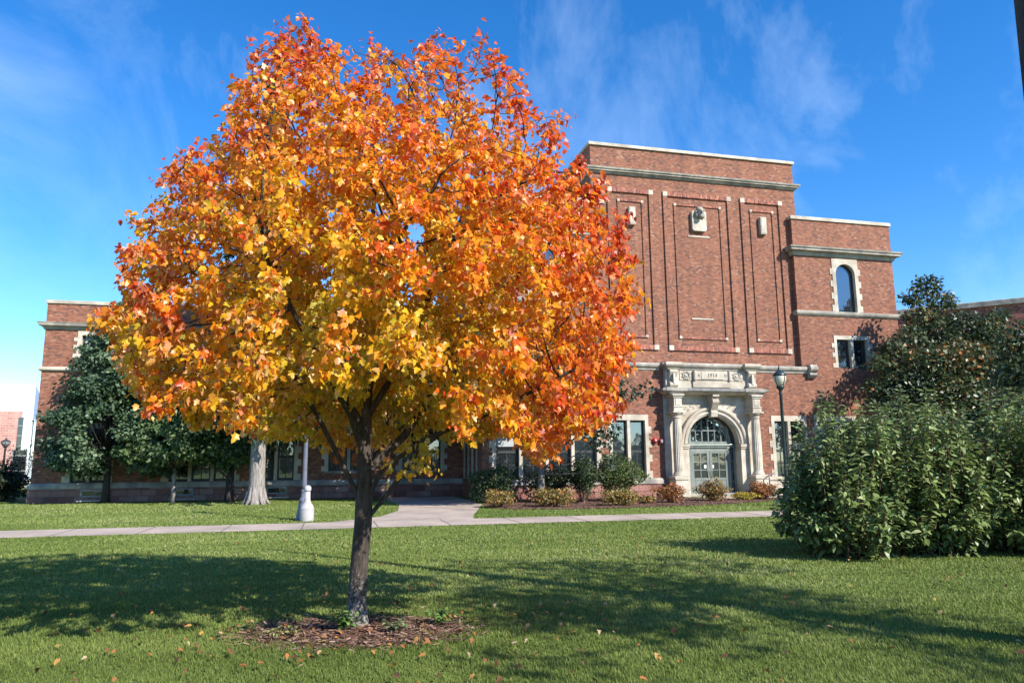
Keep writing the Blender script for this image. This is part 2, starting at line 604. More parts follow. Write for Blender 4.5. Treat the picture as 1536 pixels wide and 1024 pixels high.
def scatter(name, tmpl, tris, pos, d, nrm, size, col, mat, parent=None, curl=.25, fold=.2, rng=None, smooth=False, width=None):
    rng = rng or np.random.default_rng(1)
    N, k = len(pos), len(tmpl)
    x, y, n = frames(d, nrm)
    T = np.asarray(tmpl, float)
    cu_ = (curl * rng.uniform(.2, 1.8, N))[:, None]
    fo = (fold * rng.uniform(-.3, 1.6, N))[:, None]
    wx = np.ones(N) if width is None else width
    tx = T[None, :, 0] * wx[:, None]
    ty = np.broadcast_to(T[None, :, 1], (N, k))
    tz = -cu_ * (ty ** 2 + .6 * tx ** 2) + fo * np.abs(tx)
    V = pos[:, None, :] + size[:, None, None] * (tx[..., None] * x[:, None] + ty[..., None] * y[:, None] + tz[..., None] * n[:, None])
    tr = np.asarray(tris)
    Fc = (np.arange(N)[:, None, None] * k + tr[None]).reshape(-1, tr.shape[1])
    return np_mesh(name, V.reshape(-1, 3), Fc, mat, parent, np.repeat(col, k, 0), smooth)


# lobed maple leaf
half = [(.06, -.02), (.34, .07), (.26, .23), (.50, .50), (.34, .53), (.25, .60), (.21, .80), (0, 1.0)]
ML = [(0, .30)] + [(0, 0)] + half + [(-a, b) for a, b in reversed(half[:-1])]
ML_T = [(0, i, i + 1) for i in range(1, len(ML) - 1)] + [(0, len(ML) - 1, 1)]
# pointed oval leaf
OV = [(0, 0), (.17, .22), (.24, .48), (.14, .78), (0, 1), (-.14, .78), (-.24, .48), (-.17, .22), (0, .5)]
OV_T = [(8, i, (i + 1) % 8) for i in range(8)]
# small far leaf
DI = [(0, 0), (.36, .45), (0, 1), (-.36, .45)]
DI_T = [(0, 1, 2), (0, 2, 3)]


def unit(n, rng):
    v = rng.normal(size=(n, 3))
    return v / np.linalg.norm(v, axis=1, keepdims=True)


def lerp_cols(t, stops):
    ps = [s[0] for s in stops]
    return np.stack([np.interp(t, ps, [s[1][i] for s in stops]) for i in range(3)], 1)


def value_noise(x, y, s, seed):
    q = np.random.default_rng(seed).random((64, 64))
    xi, yi = x / s, y / s
    x0, y0 = np.floor(xi).astype(int), np.floor(yi).astype(int)
    fx, fy = xi - x0, yi - y0
    fx, fy = fx * fx * (3 - 2 * fx), fy * fy * (3 - 2 * fy)
    a, b_, c, d_ = q[x0 % 64, y0 % 64], q[(x0 + 1) % 64, y0 % 64], q[x0 % 64, (y0 + 1) % 64], q[(x0 + 1) % 64, (y0 + 1) % 64]
    return (a * (1 - fx) + b_ * fx) * (1 - fy) + (c * (1 - fx) + d_ * fx) * fy


# ------------------------------------------------------------------ the maple
rng = np.random.default_rng(21)
maple = empty('maple_tree', TREE, 'broad maple tree in orange, gold and red autumn leaf above a bark mulch ring', 'tree')
SIL = [(420, 34), (452, 30), (476, 44), (505, 60), (545, 60), (590, 52), (640, 54), (664, 44), (700, 46), (740, 62), (780, 92), (812, 122), (842, 152), (850, 190), (864, 220),
       (882, 275), (918, 292), (936, 330), (962, 382), (956, 440), (948, 500), (952, 552), (944, 604), (928, 636), (886, 662), (852, 690), (826, 702), (800, 690), (770, 672), (735, 662),
       (700, 668), (660, 664), (620, 676), (575, 690), (520, 690), (470, 676), (400, 664), (340, 650), (290, 640), (232, 610), (180, 580), (152, 556), (150, 500), (158, 430), (160, 398),
       (196, 350), (226, 298), (240, 252), (300, 205), (338, 160), (336, 108), (372, 92), (398, 66)]


def maple_points(n, grow=1.0):
    out = []
    tot = 0
    sil = [(555 + (x - 555) * grow, 400 + (y - 400) * grow) for x, y in SIL]
    while tot < n:
        p = np.stack([rng.uniform(-4.6, 1.7, 6000), rng.uniform(5.2, 10.4, 6000), rng.uniform(1.35, 6.9, 6000)], 1)
        zc = np.interp(p[:, 2], [1.35, 2.2, 3.2, 4.2, 5.2, 6.2, 6.9], [.96, 1.0, 1.0, .95, .78, .5, .22])
        ax = 2.85 * zc
        xc = -1.5
        e = ((p[:, 0] - xc) / (ax + .15)) ** 2 + ((p[:, 1] - 7.76) / (2.35 * zc)) ** 2
        ok = e < 1
        px, py = proj_np(p)
        ok &= inside(sil, px, py)
        # an open room round the stem, as under any broad crown
        ok &= ~((np.hypot(p[:, 0] + 1.5, p[:, 1] - 7.76) < .9) & (p[:, 2] < 2.0))
        ok &= ~((np.abs(p[:, 0] + 1.3) < .8) & (p[:, 1] < 7.76) & (p[:, 2] < 2.25))
        p = p[ok]
        out.append(p)
        tot += len(p)
    return np.concatenate(out)[:n]


A = maple_points(4200, .965)
sh = maple_points(3000, 1.045)
sx_, sy_ = proj_np(sh)
in_ = inside([(555 + (x - 555) * .985, 400 + (y - 400) * .985) for x, y in SIL], sx_, sy_)
sh = sh[~in_ & (sy_ < 620)]
cl_ = rng.uniform(0, 1, len(sh))
A = np.concatenate([A, sh[value_noise(sx_[~in_ & (sy_ < 620)], sy_[~in_ & (sy_ < 620)], 24, 3) > .57]])
extra = np.array([np.array(at(x, y, 7.25)) for x, y in [(588, 712), (600, 706), (615, 708), (628, 702), (640, 712), (650, 716), (606, 716), (622, 716), (596, 700), (642, 704)]])
A = np.concatenate([A, extra + rng.normal(0, .02, extra.shape)])
nodes, par = [], []


def chain(pts, start=None, step=.13):
    prev = start
    last = Vector(pts[0]) if start is None else Vector(nodes[start])
    if start is None:
        nodes.append(tuple(last))
        par.append(-1)
        prev = 0
    seq = pts[1:] if start is None else pts
    for q in seq:
        q = Vector(q)
        L = (q - last).length
        k = max(1, int(L / step))
        for i in range(1, k + 1):
            nodes.append(tuple(last.lerp(q, i / k)))
            par.append(prev)
            prev = len(nodes) - 1
        last = q
    return prev


tx, ty = TREE.x, TREE.y
chain([(tx, ty, -.05), (tx + .015, ty, .5), (tx + .05, ty, 1.0), (tx + .055, ty, 1.35), (tx + .04, ty + .02, 1.8), (tx + .08, ty, 2.5), (tx + .18, ty + .05, 3.2), (tx + .12, ty, 4.1)])


def near(z):
    return min((abs(nodes[i][2] - z), i) for i in range(len(nodes)) if i <= TRUNK_END)[1]


TRUNK_END = len(nodes) - 1
chain([(tx + .32, ty - .03, 1.32), (tx + .62, ty + .05, 1.75), (tx + 1.25, ty + .1, 2.25), (tx + 1.9, ty, 2.75)], near(.98))
chain([(tx + .25, ty - .1, 1.55), (tx + .7, ty - .25, 1.85), (tx + 1.4, ty - .5, 2.1), (tx + 2.2, ty - .6, 2.5)], near(1.22))
chain([(tx - .14, ty - .05, 1.55), (tx - .4, ty - .1, 2.05), (tx - .8, ty - .25, 2.75), (tx - 1.15, ty - .3, 3.4)], near(1.2))
chain([(tx + .0, ty + .3, 1.75), (tx - .3, ty + .9, 2.4), (tx - .6, ty + 1.4, 3.2)], near(1.3))
chain([(tx + .4, ty + .35, 1.9), (tx + .8, ty + .9, 2.6), (tx + 1.2, ty + 1.3, 3.5)], near(1.45))
chain([(tx - .05, ty - .3, 2.1), (tx - .3, ty - .9, 2.7), (tx - .6, ty - 1.3, 3.4)], near(1.6))
chain([(tx - .25, ty + .1, 2.4), (tx - .8, ty + .2, 3.2), (tx - 1.2, ty + .1, 4.2)], near(1.9))
chain([(tx + .4, ty - .1, 2.6), (tx + .8, ty - .2, 3.5), (tx + 1.2, ty - .2, 4.5)], near(2.1))
chain([(tx + .3, ty - .5, 2.9), (tx + .5, ty - 1.1, 3.6)], near(2.4))
chain([(tx + .05, ty - .35, 1.5), (tx + .28, ty - .5, 1.62)], near(1.35))
STEP, KILL, INFL = .11, .14, 1.5
alive = np.ones(len(A), bool)
NP = np.array(nodes)
best = np.full(len(A), 1e9)
bi = np.zeros(len(A), int)


def upd(s):
    global best, bi
    D = np.linalg.norm(A[:, None, :] - NP[None, s:, :], axis=2)
    j = D.argmin(1)
    dm = D[np.arange(len(A)), j]
    b = dm < best
    best[b] = dm[b]
    bi[b] = j[b] + s


upd(0)
for it in range(90):
    act = alive & (best < INFL)
    if not act.any():
        break
    dirs = {}
    v = A[act] - NP[bi[act]]
    v /= np.linalg.norm(v, axis=1, keepdims=True)
    for k, b in zip(v, bi[act]):
        dirs[b] = dirs.get(b, 0) + k
    s0 = len(NP)
    new = []
    for b, dv in dirs.items():
        dv = dv / (np.linalg.norm(dv) + 1e-9) + rng.normal(0, .12, 3) + np.array([0, 0, .06])
        q = NP[b] + STEP * dv / np.linalg.norm(dv)
        new.append(q)
        par.append(int(b))
    NP = np.concatenate([NP, np.array(new)])
    upd(s0)
    alive &= best > KILL
nodes = NP
NN = len(nodes)
par = np.array(par)
kids = [[] for _ in range(NN)]
for i, p_ in enumerate(par):
    if p_ >= 0:
        kids[p_].append(i)
rad = np.zeros(NN)
EXPO = 2.35
acc = np.zeros(NN)
for i in range(NN - 1, -1, -1):
    if not kids[i]:
        acc[i] = .0042 ** EXPO
    rad[i] = acc[i] ** (1 / EXPO)
    if par[i] >= 0:
        acc[par[i]] += acc[i]
rad *= .09 / rad[0]
rad = np.maximum(rad, .0036)
for i in range(NN):
    if par[i] < 0 or (i <= TRUNK_END and nodes[i][2] < .35):
        rad[i] *= 1 + .5 * max(0, 1 - nodes[i][2] / .3) ** 2
tm = MB()
for i in range(NN):
    p_ = par[i]
    if p_ < 0 or max(kids[p_], key=lambda k: rad[k]) != i:
        ch = [i] if p_ < 0 else [p_, i]
        rr = [rad[i]] if p_ < 0 else [min(rad[p_], rad[i] * 1.25), rad[i]]
        c = i
        while kids[c]:
            c = max(kids[c], key=lambda k: rad[k])
            ch.append(c)
            rr.append(rad[c])
        if len(ch) > 1:
            pts = [Vector(nodes[k]) - TREE for k in ch]
            tm.tube(pts, rr, 12 if rr[0] > .05 else (7 if rr[0] > .015 else 4), cap=False)
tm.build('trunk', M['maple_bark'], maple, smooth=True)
# leaves on the thin shoots
cand = np.array([i for i in range(NN) if rad[i] < .0088 and (nodes[i][2] > 1.45)])
wts = np.where(rad[cand] < .0055, 1.0, .5)
NL = 98000
pick = rng.choice(cand, NL, p=wts / wts.sum())
jit = unit(NL, rng) * rng.uniform(.015, .14, (NL, 1))
pos = nodes[pick] + jit
ctr = np.array([-1.5, 7.76, 3.4])
outv = (pos - ctr) / np.array([2.8, 2.4, 2.6])
rel = np.linalg.norm(outv, axis=1)
outd = (pos - ctr)
outd /= np.linalg.norm(outd, axis=1, keepdims=True)
d = .45 * outd + .7 * unit(NL, rng) + np.array([0, 0, -.6])
nrm = .35 * outd + .85 * unit(NL, rng) + np.array([.1, -.08, .5])
size = rng.normal(.057, .013, NL).clip(.03, .1)
hh = (pos[:, 2] - 1.5) / 5.0
right = (pos[:, 0] + 1.5) / 2.8
tq = -.06 + .40 * np.clip(rel, 0, 1.15) ** 2.2 + .33 * np.clip(hh, 0, 1) + .26 * np.clip(right, -.15, 1) * np.clip(1.2 - hh, .3, 1) + rng.normal(0, .16, NL)
tq += .12 * np.clip(-right, 0, 1) * np.clip(rel, 0, 1) - .12 * np.clip(right, 0, 1) * np.clip(hh - .4, 0, 1) / .6
bv = rng.normal(0, .13, 4000)
anc = par[par[par[par[par[pick]]]]]
tq += bv[anc % 4000]
tq -= .26 * np.exp(-((pos[:, 0] + 1.0) ** 2 / 1.3 + (pos[:, 2] - 2.5) ** 2 / 2.0))
# sprays differ from one another
tq += .13 * np.sin(pos[:, 0] * 3.1 + 1.7 * np.sin(pos[:, 2] * 2.3)) * np.cos(pos[:, 1] * 2.7 + pos[:, 2] * 1.9)
MC = [(-.25, (.50, .43, .04)), (-.05, (.76, .54, .03)), (.2, (.86, .46, .02)), (.42, (.86, .285, .014)), (.66, (.80, .15, .014)), (.88, (.66, .075, .02)), (1.1, (.46, .04, .022)), (1.4, (.26, .025, .02))]
col = lerp_cols(tq, MC) * rng.uniform(.78, 1.15, (NL, 1))
thin = .62 * np.clip((rel - .62) / .35, 0, 1) * np.clip((hh - .45) / .35, 0, 1) * (.6 + .8 * (value_noise(pos[:, 0] * 10, pos[:, 2] * 10, 3.0, 5) > .45))
kp = (rng.uniform(0, 1, NL) > thin) & ~((np.hypot(pos[:, 0] + 1.5, pos[:, 1] - 7.6) < .55) & (pos[:, 2] < 1.95) & (pos[:, 0] < -1.3))
kp &= (pos[:, 2] > 1.75) | (np.hypot(pos[:, 0] + 1.2, pos[:, 1] - 7.4) > .6) | (rng.uniform(0, 1, NL) < .4)
pos, d, nrm, size, col = pos[kp], d[kp], nrm[kp], size[kp], col[kp]
scatter('crown', ML, ML_T, pos - np.array(TREE), d, nrm, size, col, M['maple_leaf'], maple, curl=.42, fold=.34, rng=rng)
print('maple nodes', NN, 'r0', rad[0], 'cand', len(cand))


# ------------------------------------------------------------------ other trees and shrubs
def tree(name, label, base, r0, clumps, nleaf, size, pal, seed, mat='leaf', bark='bark', group=None, top=None, tmpl=(DI, DI_T), flat=.75, forks=True, lean=(0, 0), spread=1.0, tintvar=.16, cat='tree', limbs=True, updir=.5, drop=-.2, ragged=1.22):
    g = np.random.default_rng(seed)
    base = Vector(base)
    root = empty(name, base, label, cat, group)
    cs = [(Vector(c) - base, r) for c, r in clumps]
    zt = top or max(c.z for c, r in cs) * .8
    t = MB()
    tp = [Vector((0, 0, -.1)), Vector((lean[0] * .15, lean[1] * .15, zt * .12)), Vector((lean[0] * .5, lean[1] * .5, zt * .5)), Vector((lean[0], lean[1], zt))]
    t.tube(tp, [r0 * 1.35, r0, r0 * .72, r0 * .16], 10)
    if limbs:
        for c, r in cs:
            zs = min(max(.25 * zt, c.z * .45), zt * .85)
            s = Vector((lean[0] * zs / zt, lean[1] * zs / zt, zs))
            mid = s.lerp(c, .5) + Vector((0, 0, -.08 * (c - s).length))
            rr = r0 * .26 * (1 - .6 * zs / zt)
            t.tube([s, mid, c], [rr, rr * .6, rr * .2], 6)
            for q in range(3):
                e = c + Vector(g.normal(0, 1, 3)) * r * .5
                t.tube([mid.lerp(c, .6), e], [rr * .35, rr * .1], 4)
    t.build('trunk', M[bark], root, smooth=True)
    w = np.array([r ** 2.1 for c, r in cs])
    k = g.choice(len(cs), nleaf, p=w / w.sum())
    cc = np.array([list(c) for c, r in cs])[k]
    rr = np.array([r for c, r in cs])[k]
    u = unit(nleaf, g)
    pos = cc + u * (rr * g.uniform(.15, 1, nleaf) ** .55 * g.choice([1, 1, 1, ragged], nleaf))[:, None] * np.array([spread, spread, flat])
    d = .6 * u + .8 * unit(nleaf, g) + np.array([0, 0, drop])
    nr = .5 * u + .6 * unit(nleaf, g) + np.array([0, 0, updir])
    sz = g.normal(size, size * .2, nleaf).clip(size * .5, size * 1.6)
    tint = g.normal(0, tintvar, len(cs))[k]
    tt = np.clip(g.normal(.5, .22, nleaf) + tint, 0, 1)
    col = lerp_cols(tt, pal) * g.uniform(.75, 1.2, (nleaf, 1))
    scatter('crown', tmpl[0], tmpl[1], pos, d, nr, sz, col, M[mat], root, .2, .2, g)
    return root


def gen_clumps(c, rad3, n, r, seed, shell=.55):
    g = np.random.default_rng(seed)
    out = []
    for u in unit(n, g):
        f = g.uniform(shell, 1)
        out.append((Vector((c[0] + u[0] * rad3[0] * f, c[1] + u[1] * rad3[1] * f, c[2] + u[2] * rad3[2] * f)), r * g.uniform(.7, 1.3)))
    return out


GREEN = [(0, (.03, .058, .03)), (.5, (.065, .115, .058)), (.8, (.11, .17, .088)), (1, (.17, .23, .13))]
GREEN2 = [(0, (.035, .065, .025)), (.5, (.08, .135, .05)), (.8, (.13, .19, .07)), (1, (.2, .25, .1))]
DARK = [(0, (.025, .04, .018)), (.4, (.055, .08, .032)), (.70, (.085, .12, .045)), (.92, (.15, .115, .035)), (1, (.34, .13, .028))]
GT = 'green trees along the left wing'
# tall conical green tree by the wing's corner
cl = []
g_ = np.random.default_rng(5)
for i in range(150):
    f = g_.uniform(0, 1) ** .8
    z = 1.5 + 7.4 * f
    rmax = 3.7 * (1 - f) ** .8 * min(1, .75 + 2 * f) + .2
    a = g_.uniform(0, 2 * math.pi)
    q = rmax * g_.uniform(.45, 1)
    cl.append((Vector((-17.6 + q * math.cos(a), 33.2 + q * .8 * math.sin(a), z)), g_.uniform(.45, .8)))
for q in ((-16.3, 32.9, 2.6), (-16.2, 33, 3.6), (-16.5, 33, 4.6), (-16.0, 33.2, 5.4), (-19.6, 32.9, 1.7), (-18.8, 32.6, 1.6), (-20.2, 33, 2.6)):
    cl.append((Vector(q), .75))
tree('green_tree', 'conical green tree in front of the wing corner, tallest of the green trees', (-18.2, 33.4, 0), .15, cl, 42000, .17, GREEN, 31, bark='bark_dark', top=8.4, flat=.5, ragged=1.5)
cl = gen_clumps((-15.0, 33.2, 4.6), (2.3, 1.8, 2.4), 34, .75, 41) + gen_clumps((-14.8, 32.6, 2.7), (2.1, 1.3, 1.0), 20, .6, 42) + gen_clumps((-15.6, 32.4, 2.1), (1.7, .8, .4), 12, .5, 44)
tree('green_tree', 'green tree with a thin pale stem beside the conical tree', (-15.1, 33.2, 0), .09, cl, 21000, .19, GREEN2, 32, bark='bark_pale', top=6.0, flat=.6, ragged=1.4)
cl = gen_clumps((-12.9, 33.3, 3.0), (1.7, 1.3, 1.25), 22, .6, 43)
tree('green_tree', 'small round green tree with a short dark stem beside the pale trunk', (-12.75, 33.6, 0), .2, cl, 9500, .18, GREEN2, 33, bark='bark_dark', top=3.4)


# tall spruce behind the maple: pale flared trunk, whorls of drooping boughs
def spruce(base, H, label):
    g = np.random.default_rng(77)
    base = Vector(base)
    root = empty('spruce_tree', base, label, 'tree')
    t = MB()
    t.tube([(0, 0, -.1), (0, 0, .12), (0, 0, .4), (0, 0, 1.2), (0, 0, H * .4), (0, 0, H * .75), (0, 0, H)], [.46, .41, .35, .315, .25, .12, .02], 18)
    for k in range(9):
        a = k * 2 * math.pi / 9 + g.uniform(-.2, .2)
        t.tube([(.25 * math.cos(a), .25 * math.sin(a), .75), (.38 * math.cos(a), .38 * math.sin(a), .2), (.6 * math.cos(a), .6 * math.sin(a), -.04)], [.08, .09, .04], 7)
    P, D, N, S = [], [], [], []
    z = 3.6
    while z < H - .2:
        f = (z - 3.0) / (H - 3.0)
        L = 3.1 * (1 - f) ** .8 + .2
        for b in range(int(5 + 3 * (1 - f))):
            a = g.uniform(0, 2 * math.pi)
            l = L * g.uniform(.7, 1.1)
            e = Vector((math.cos(a) * l, math.sin(a) * l, z - .32 * l))
            mid = Vector((math.cos(a) * l * .5, math.sin(a) * l * .5, z - .08 * l))
            t.tube([(0, 0, z), mid, e], [.035 * (1 - f) + .012, .02, .006], 4, False)
            for s in range(int(26 * l + 8)):
                q = g.uniform(.15, 1)
                c = Vector((0, 0, z)).lerp(mid, q * 2) if q < .5 else mid.lerp(e, q * 2 - 1)
                side = Vector((-math.sin(a), math.cos(a), 0)) * g.normal(0, .30 * (1.15 - q))
                P.append(c + side + Vector((0, 0, -abs(g.normal(0, .14)))))
                D.append((math.cos(a) * .6 + g.normal(0, .5), math.sin(a) * .6 + g.normal(0, .5), -.7))
                N.append((g.normal(0, .4), g.normal(0, .4), 1))
                S.append(g.uniform(.2, .4))
        z += .34
    t.build('trunk', M['bark_pale'], root, smooth=True)
    n = len(P)
    col = lerp_cols(g.uniform(0, 1, n), [(0, (.018, .038, .024)), (1, (.05, .085, .05))])
    scatter('crown', [(0, 0), (.16, .4), (0, 1), (-.16, .4)], DI_T, np.array([list(p) for p in P]), np.array(D), np.array(N), np.array(S), col, M['leaf'], root, .3, .1, g)


spruce((-10.75, 31.3, 0), 19.6, 'tall dark spruce with a thick pale flared trunk standing behind the maple')

# dark tree in the mulch bed
cl = gen_clumps((2.0, 29.4, 4.3), (2.5, 1.5, 1.9), 26, .7, 51) + [(at(965, 585, 29), .42), (at(940, 592, 29), .5), (at(915, 640, 29), .5), (at(918, 690, 29), .42), (at(900, 660, 29), .55), (at(880, 640, 29), .6)]
w_ = W(-10.9, -3.0, 5.5)
cl += gen_clumps(w_, (2.1, 1.8, 1.9), 26, .8, 57) + gen_clumps(W(-10.4, -6.2, 5.3), (1.9, 1.9, 1.5), 24, .8, 58)  # crown clumps hidden behind the maple, added to shade the side path
tree('dark_tree', 'dark leafed tree with a slim trunk in the mulch bed', W(-9.6, -3.4),  .16, cl, 20000, .17, [(0, (.02, .035, .022)), (.6, (.045, .07, .04)), (1, (.10, .13, .09))], 34, bark='bark', top=4.6, mat='leaf_gloss')
# dark mass of trees shading the recess left of the bed
rc_ = W(-15.6, .4)
cl = gen_clumps((rc_.x + .6, rc_.y, 5.4), (3.3, 2.4, 3.0), 44, .95, 53)
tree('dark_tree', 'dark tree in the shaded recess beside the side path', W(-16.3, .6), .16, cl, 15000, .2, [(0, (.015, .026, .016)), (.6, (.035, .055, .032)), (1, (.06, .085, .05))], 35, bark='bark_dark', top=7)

# bronze tree at right
cl = [(at(x + (20 if x < 1345 else 0), y, Y + 6.2), r * (1.05 if x < 1345 else 1.2)) for x, y, Y, r in [(1392, 428, 30, .55), (1370, 446, 30, .5), (1410, 452, 30, .6), (1380, 478, 30, .7), (1365, 505, 29.5, .6), (1410, 498, 30, .9), (1445, 488, 30, .8), (1478, 490, 30, .75),
      (1500, 474, 30, .42), (1490, 510, 29.5, .8), (1350, 540, 29, .75), (1318, 522, 29, .55), (1300, 545, 28.5, .55), (1330, 565, 28.5, .8), (1296, 580, 28.5, .6), (1312, 605, 28, .8), (1360, 585, 28, 1.0),
      (1400, 550, 28, 1.1), (1440, 540, 28, 1.1), (1480, 550, 28, 1.0), (1430, 590, 27.5, 1.1), (1480, 600, 27.5, 1.1), (1385, 625, 27.5, 1.0), (1330, 640, 27.5, .9), (1440, 630, 28, 1.1), (1500, 640, 28, 1.0),
      (1345, 520, 31, .6), (1420, 530, 31.5, 1.2), (1470, 530, 31.5, 1.1), (1380, 560, 31.5, 1.2), (1440, 580, 32, 1.2), (1330, 600, 31, 1.0), (1400, 640, 31, 1.2)]]
tree('bronze_tree', 'wide dark bronze tree before the right end of the building', (21.3, 35.4, 0), .24, cl, 30000, .185, DARK, 36, mat='leaf_gloss', bark='bark', top=5.2)
cl = [(at(x, y, Y), r) for x, y, Y, r in [(1520, 520, 26, .6), (1545, 505, 26, .8), (1530, 560, 26, .9), (1570, 540, 26.5, 1.0), (1560, 590, 26, 1.0), (1600, 560, 27, 1.1), (1520, 610, 25.5, .8), (1610, 620, 26, 1.1), (1570, 640, 26, 1.0), (1640, 590, 27, 1.2)]]
tree('bronze_tree', 'dark bronze tree at the far right edge behind the tall shrub', (20.4, 26.5, 0), .16, cl, 12000, .16, DARK, 37, mat='leaf_gloss', bark='bark_dark', top=5.4)

# tree close by on the right: only its trunk edge shows, its shade falls on the lawn
cl = [(Vector((6.7, 6.0, 5.6)), 0.47), (Vector((7.3, 6.9, 5.9)), 0.50), (Vector((8.3, 6.5, 6.1)), 0.58), (Vector((7.8, 5.3, 5.3)), 0.43), (Vector((8.9, 7.4, 6.3)), 0.58)] + gen_clumps((9.2, 3.4, 7.6), (2.6, 2.8, 1.0), 20, .75, 61) + gen_clumps((10.5, .8, 6.2), (2.0, 1.6, 1.2), 8, .7, 62) + gen_clumps((7.6, 1.5, 7.0), (1.6, 1.6, .8), 6, .6, 63)
tree('shade_tree', 'dark trunk edge of a near tree at the top right corner', (5.04, 6.5, 0), .19, cl, 4600, .16, GREEN2, 38, bark='bark_dark', top=9.5)


# wood across the lawn, behind the camera: what the window panes look at
g_ = np.random.default_rng(9)
n_ = 16000
tx_ = g_.uniform(-110, 130, n_)
hh_ = 7.2 + 2.4 * np.sin(tx_ * .21) + 2.0 * np.sin(tx_ * .53 + 1)
pos = np.stack([tx_, -110 + g_.normal(0, 3, n_), hh_ * g_.uniform(.02, 1, n_) ** .7], 1)
tag(scatter('far_wood', DI, DI_T, pos, unit(n_, g_), unit(n_, g_) + np.array([0, 0, .5]), g_.uniform(1.0, 2.2, n_), lerp_cols(g_.uniform(0, 1, n_), GREEN2), M['leaf'], None, .2, .2, g_), 'green wood across the lawn facing the building', 'wood', kind='stuff')


# big leafy shrubs in the right foreground
def shrub(label, cx, cy, rx, ry, hfun, nst, seed, group):
    g = np.random.default_rng(seed)
    root = empty('leafy_shrub', (cx, cy, 0), label, 'shrub', group)
    st = MB()
    P, D, N, S, T = [], [], [], [], []
    for i in range(nst):
        a = g.uniform(0, 2 * math.pi)
        q = math.sqrt(g.uniform(0, 1))
        ex, ey = rx * q * math.cos(a), ry * q * math.sin(a)
        Hh = hfun(cx + ex) * math.sqrt(max(.05, 1 - .62 * q ** 2.4)) * g.uniform(.55, 1.16)
        b = Vector((ex * .42 + g.normal(0, .12), ey * .42 + g.normal(0, .12), 0))
        e = Vector((ex, ey, Hh))
        if q > .72:
            e.z *= g.uniform(.3, 1.0)
        mid = b.lerp(e, .5) + Vector((ex * .06, ey * .06, .12))
        pts = [b, b.lerp(mid, .5) + Vector((0, 0, .05)), mid, mid.lerp(e, .5) + Vector((ex * .02, ey * .02, .05)), e]
        st.tube(pts, [.011, .009, .008, .006, .003], 4, False)
        L = sum((pts[j + 1] - pts[j]).length for j in range(4))
        nn = int(L / .05)
        for s in range(nn):
            f = (s + g.uniform(0, .7)) / nn
            if f < .2 and g.uniform() < .5:
                continue
            j = min(3, int(f * 4))
            c = pts[j].lerp(pts[j + 1], f * 4 - j)
            ang = s * 1.57 + g.normal(0, .5)
            for sg in (0, math.pi):
                aa = ang + sg
                dv = (math.cos(aa), math.sin(aa), g.normal(-.12, .3) + (.45 if f > .93 else 0))
                P.append(c + Vector(dv) * .03)
                D.append(dv)
                N.append((g.normal(0, .38) + .12, g.normal(0, .38) - .16, 1))
                S.append((.122 if f < .85 else .1) * g.uniform(.55, 1.35))
                T.append(g.normal(.5, .2) + .15 * (f - .5))
    st.build('stems', M['twig'], root)
    col = lerp_cols(np.clip(T, 0, 1), [(0, (.08, .125, .035)), (.5, (.15, .21, .06)), (.85, (.23, .29, .10)), (1, (.34, .38, .18))]) * g.uniform(.8, 1.2, (len(T), 1))
    scatter('foliage', OV, OV_T, np.array([list(p) for p in P]), np.array(D), np.array(N), np.array(S), col, M['leaf_gloss'], root, .35, .3, g, width=g.uniform(.85, 1.25, len(P)))
    print('shrub leaves', len(P))


GS = 'tall leafy shrubs at the right of the lawn'
shrub('tall leafy green shrub nearest the lamp post, its foliage reaching out over the grass', 5.75, 13.0, 1.25, 1.35, lambda x: np.interp(x, [4.4, 4.9, 5.4, 6.2, 7], [1.3, 2.05, 2.42, 2.38, 2.4]), 230, 71, GS)
shrub('tall leafy green shrub behind and to the right of the one nearest the lamp', 7.35, 13.3, 1.45, 1.3, lambda x: 2.5, 240, 72, GS)
shrub('tall leafy green shrub at the right edge of the frame', 9.2, 13.2, 1.5, 1.4, lambda x: 2.58, 210, 73, GS)


def low_shrub(name, label, base, rx, ry, h, n, size, pal, seed, group, mat='leaf', z0=.05, stems=14):
    g = np.random.default_rng(seed)
    base = Vector(base)
    root = empty(name, base, label, 'shrub', group)
    st = MB()
    for i in range(stems):
        a = g.uniform(0, 6.28)
        st.tube([(0.12 * rx * math.cos(a), .12 * ry * math.sin(a), -.02), (rx * .5 * math.cos(a), ry * .5 * math.sin(a), h * .45), (rx * .8 * math.cos(a), ry * .8 * math.sin(a), h * g.uniform(.6, .95))], [.014, .01, .004], 4)
    st.build('stems', M['twig'], root)
    n = int(n * 1.5)
    u = unit(n, g)
    f = g.uniform(0, 1, n) ** .4
    lump = 1 + .16 * np.sin(5 * u[:, 0] + seed) + .14 * np.sin(6 * u[:, 1] + 2 * seed) + .12 * np.sin(7 * u[:, 2] + seed)
    pos = u * (f * lump)[:, None] * np.array([rx, ry, (h - z0) / 2]) + np.array([0, 0, (h + z0) / 2])
    d = .6 * u + .7 * unit(n, g) + np.array([0, 0, .2])
    nr = .5 * u + .6 * unit(n, g) + np.array([0, 0, .4])
    col = lerp_cols(np.clip(g.normal(.5, .25, n), 0, 1), pal) * g.uniform(.75, 1.2, (n, 1))
    scatter('foliage', DI, DI_T, pos, d, nr, g.uniform(.6, 1.3, n) * size, col, M[mat], root, .2, .2, g)


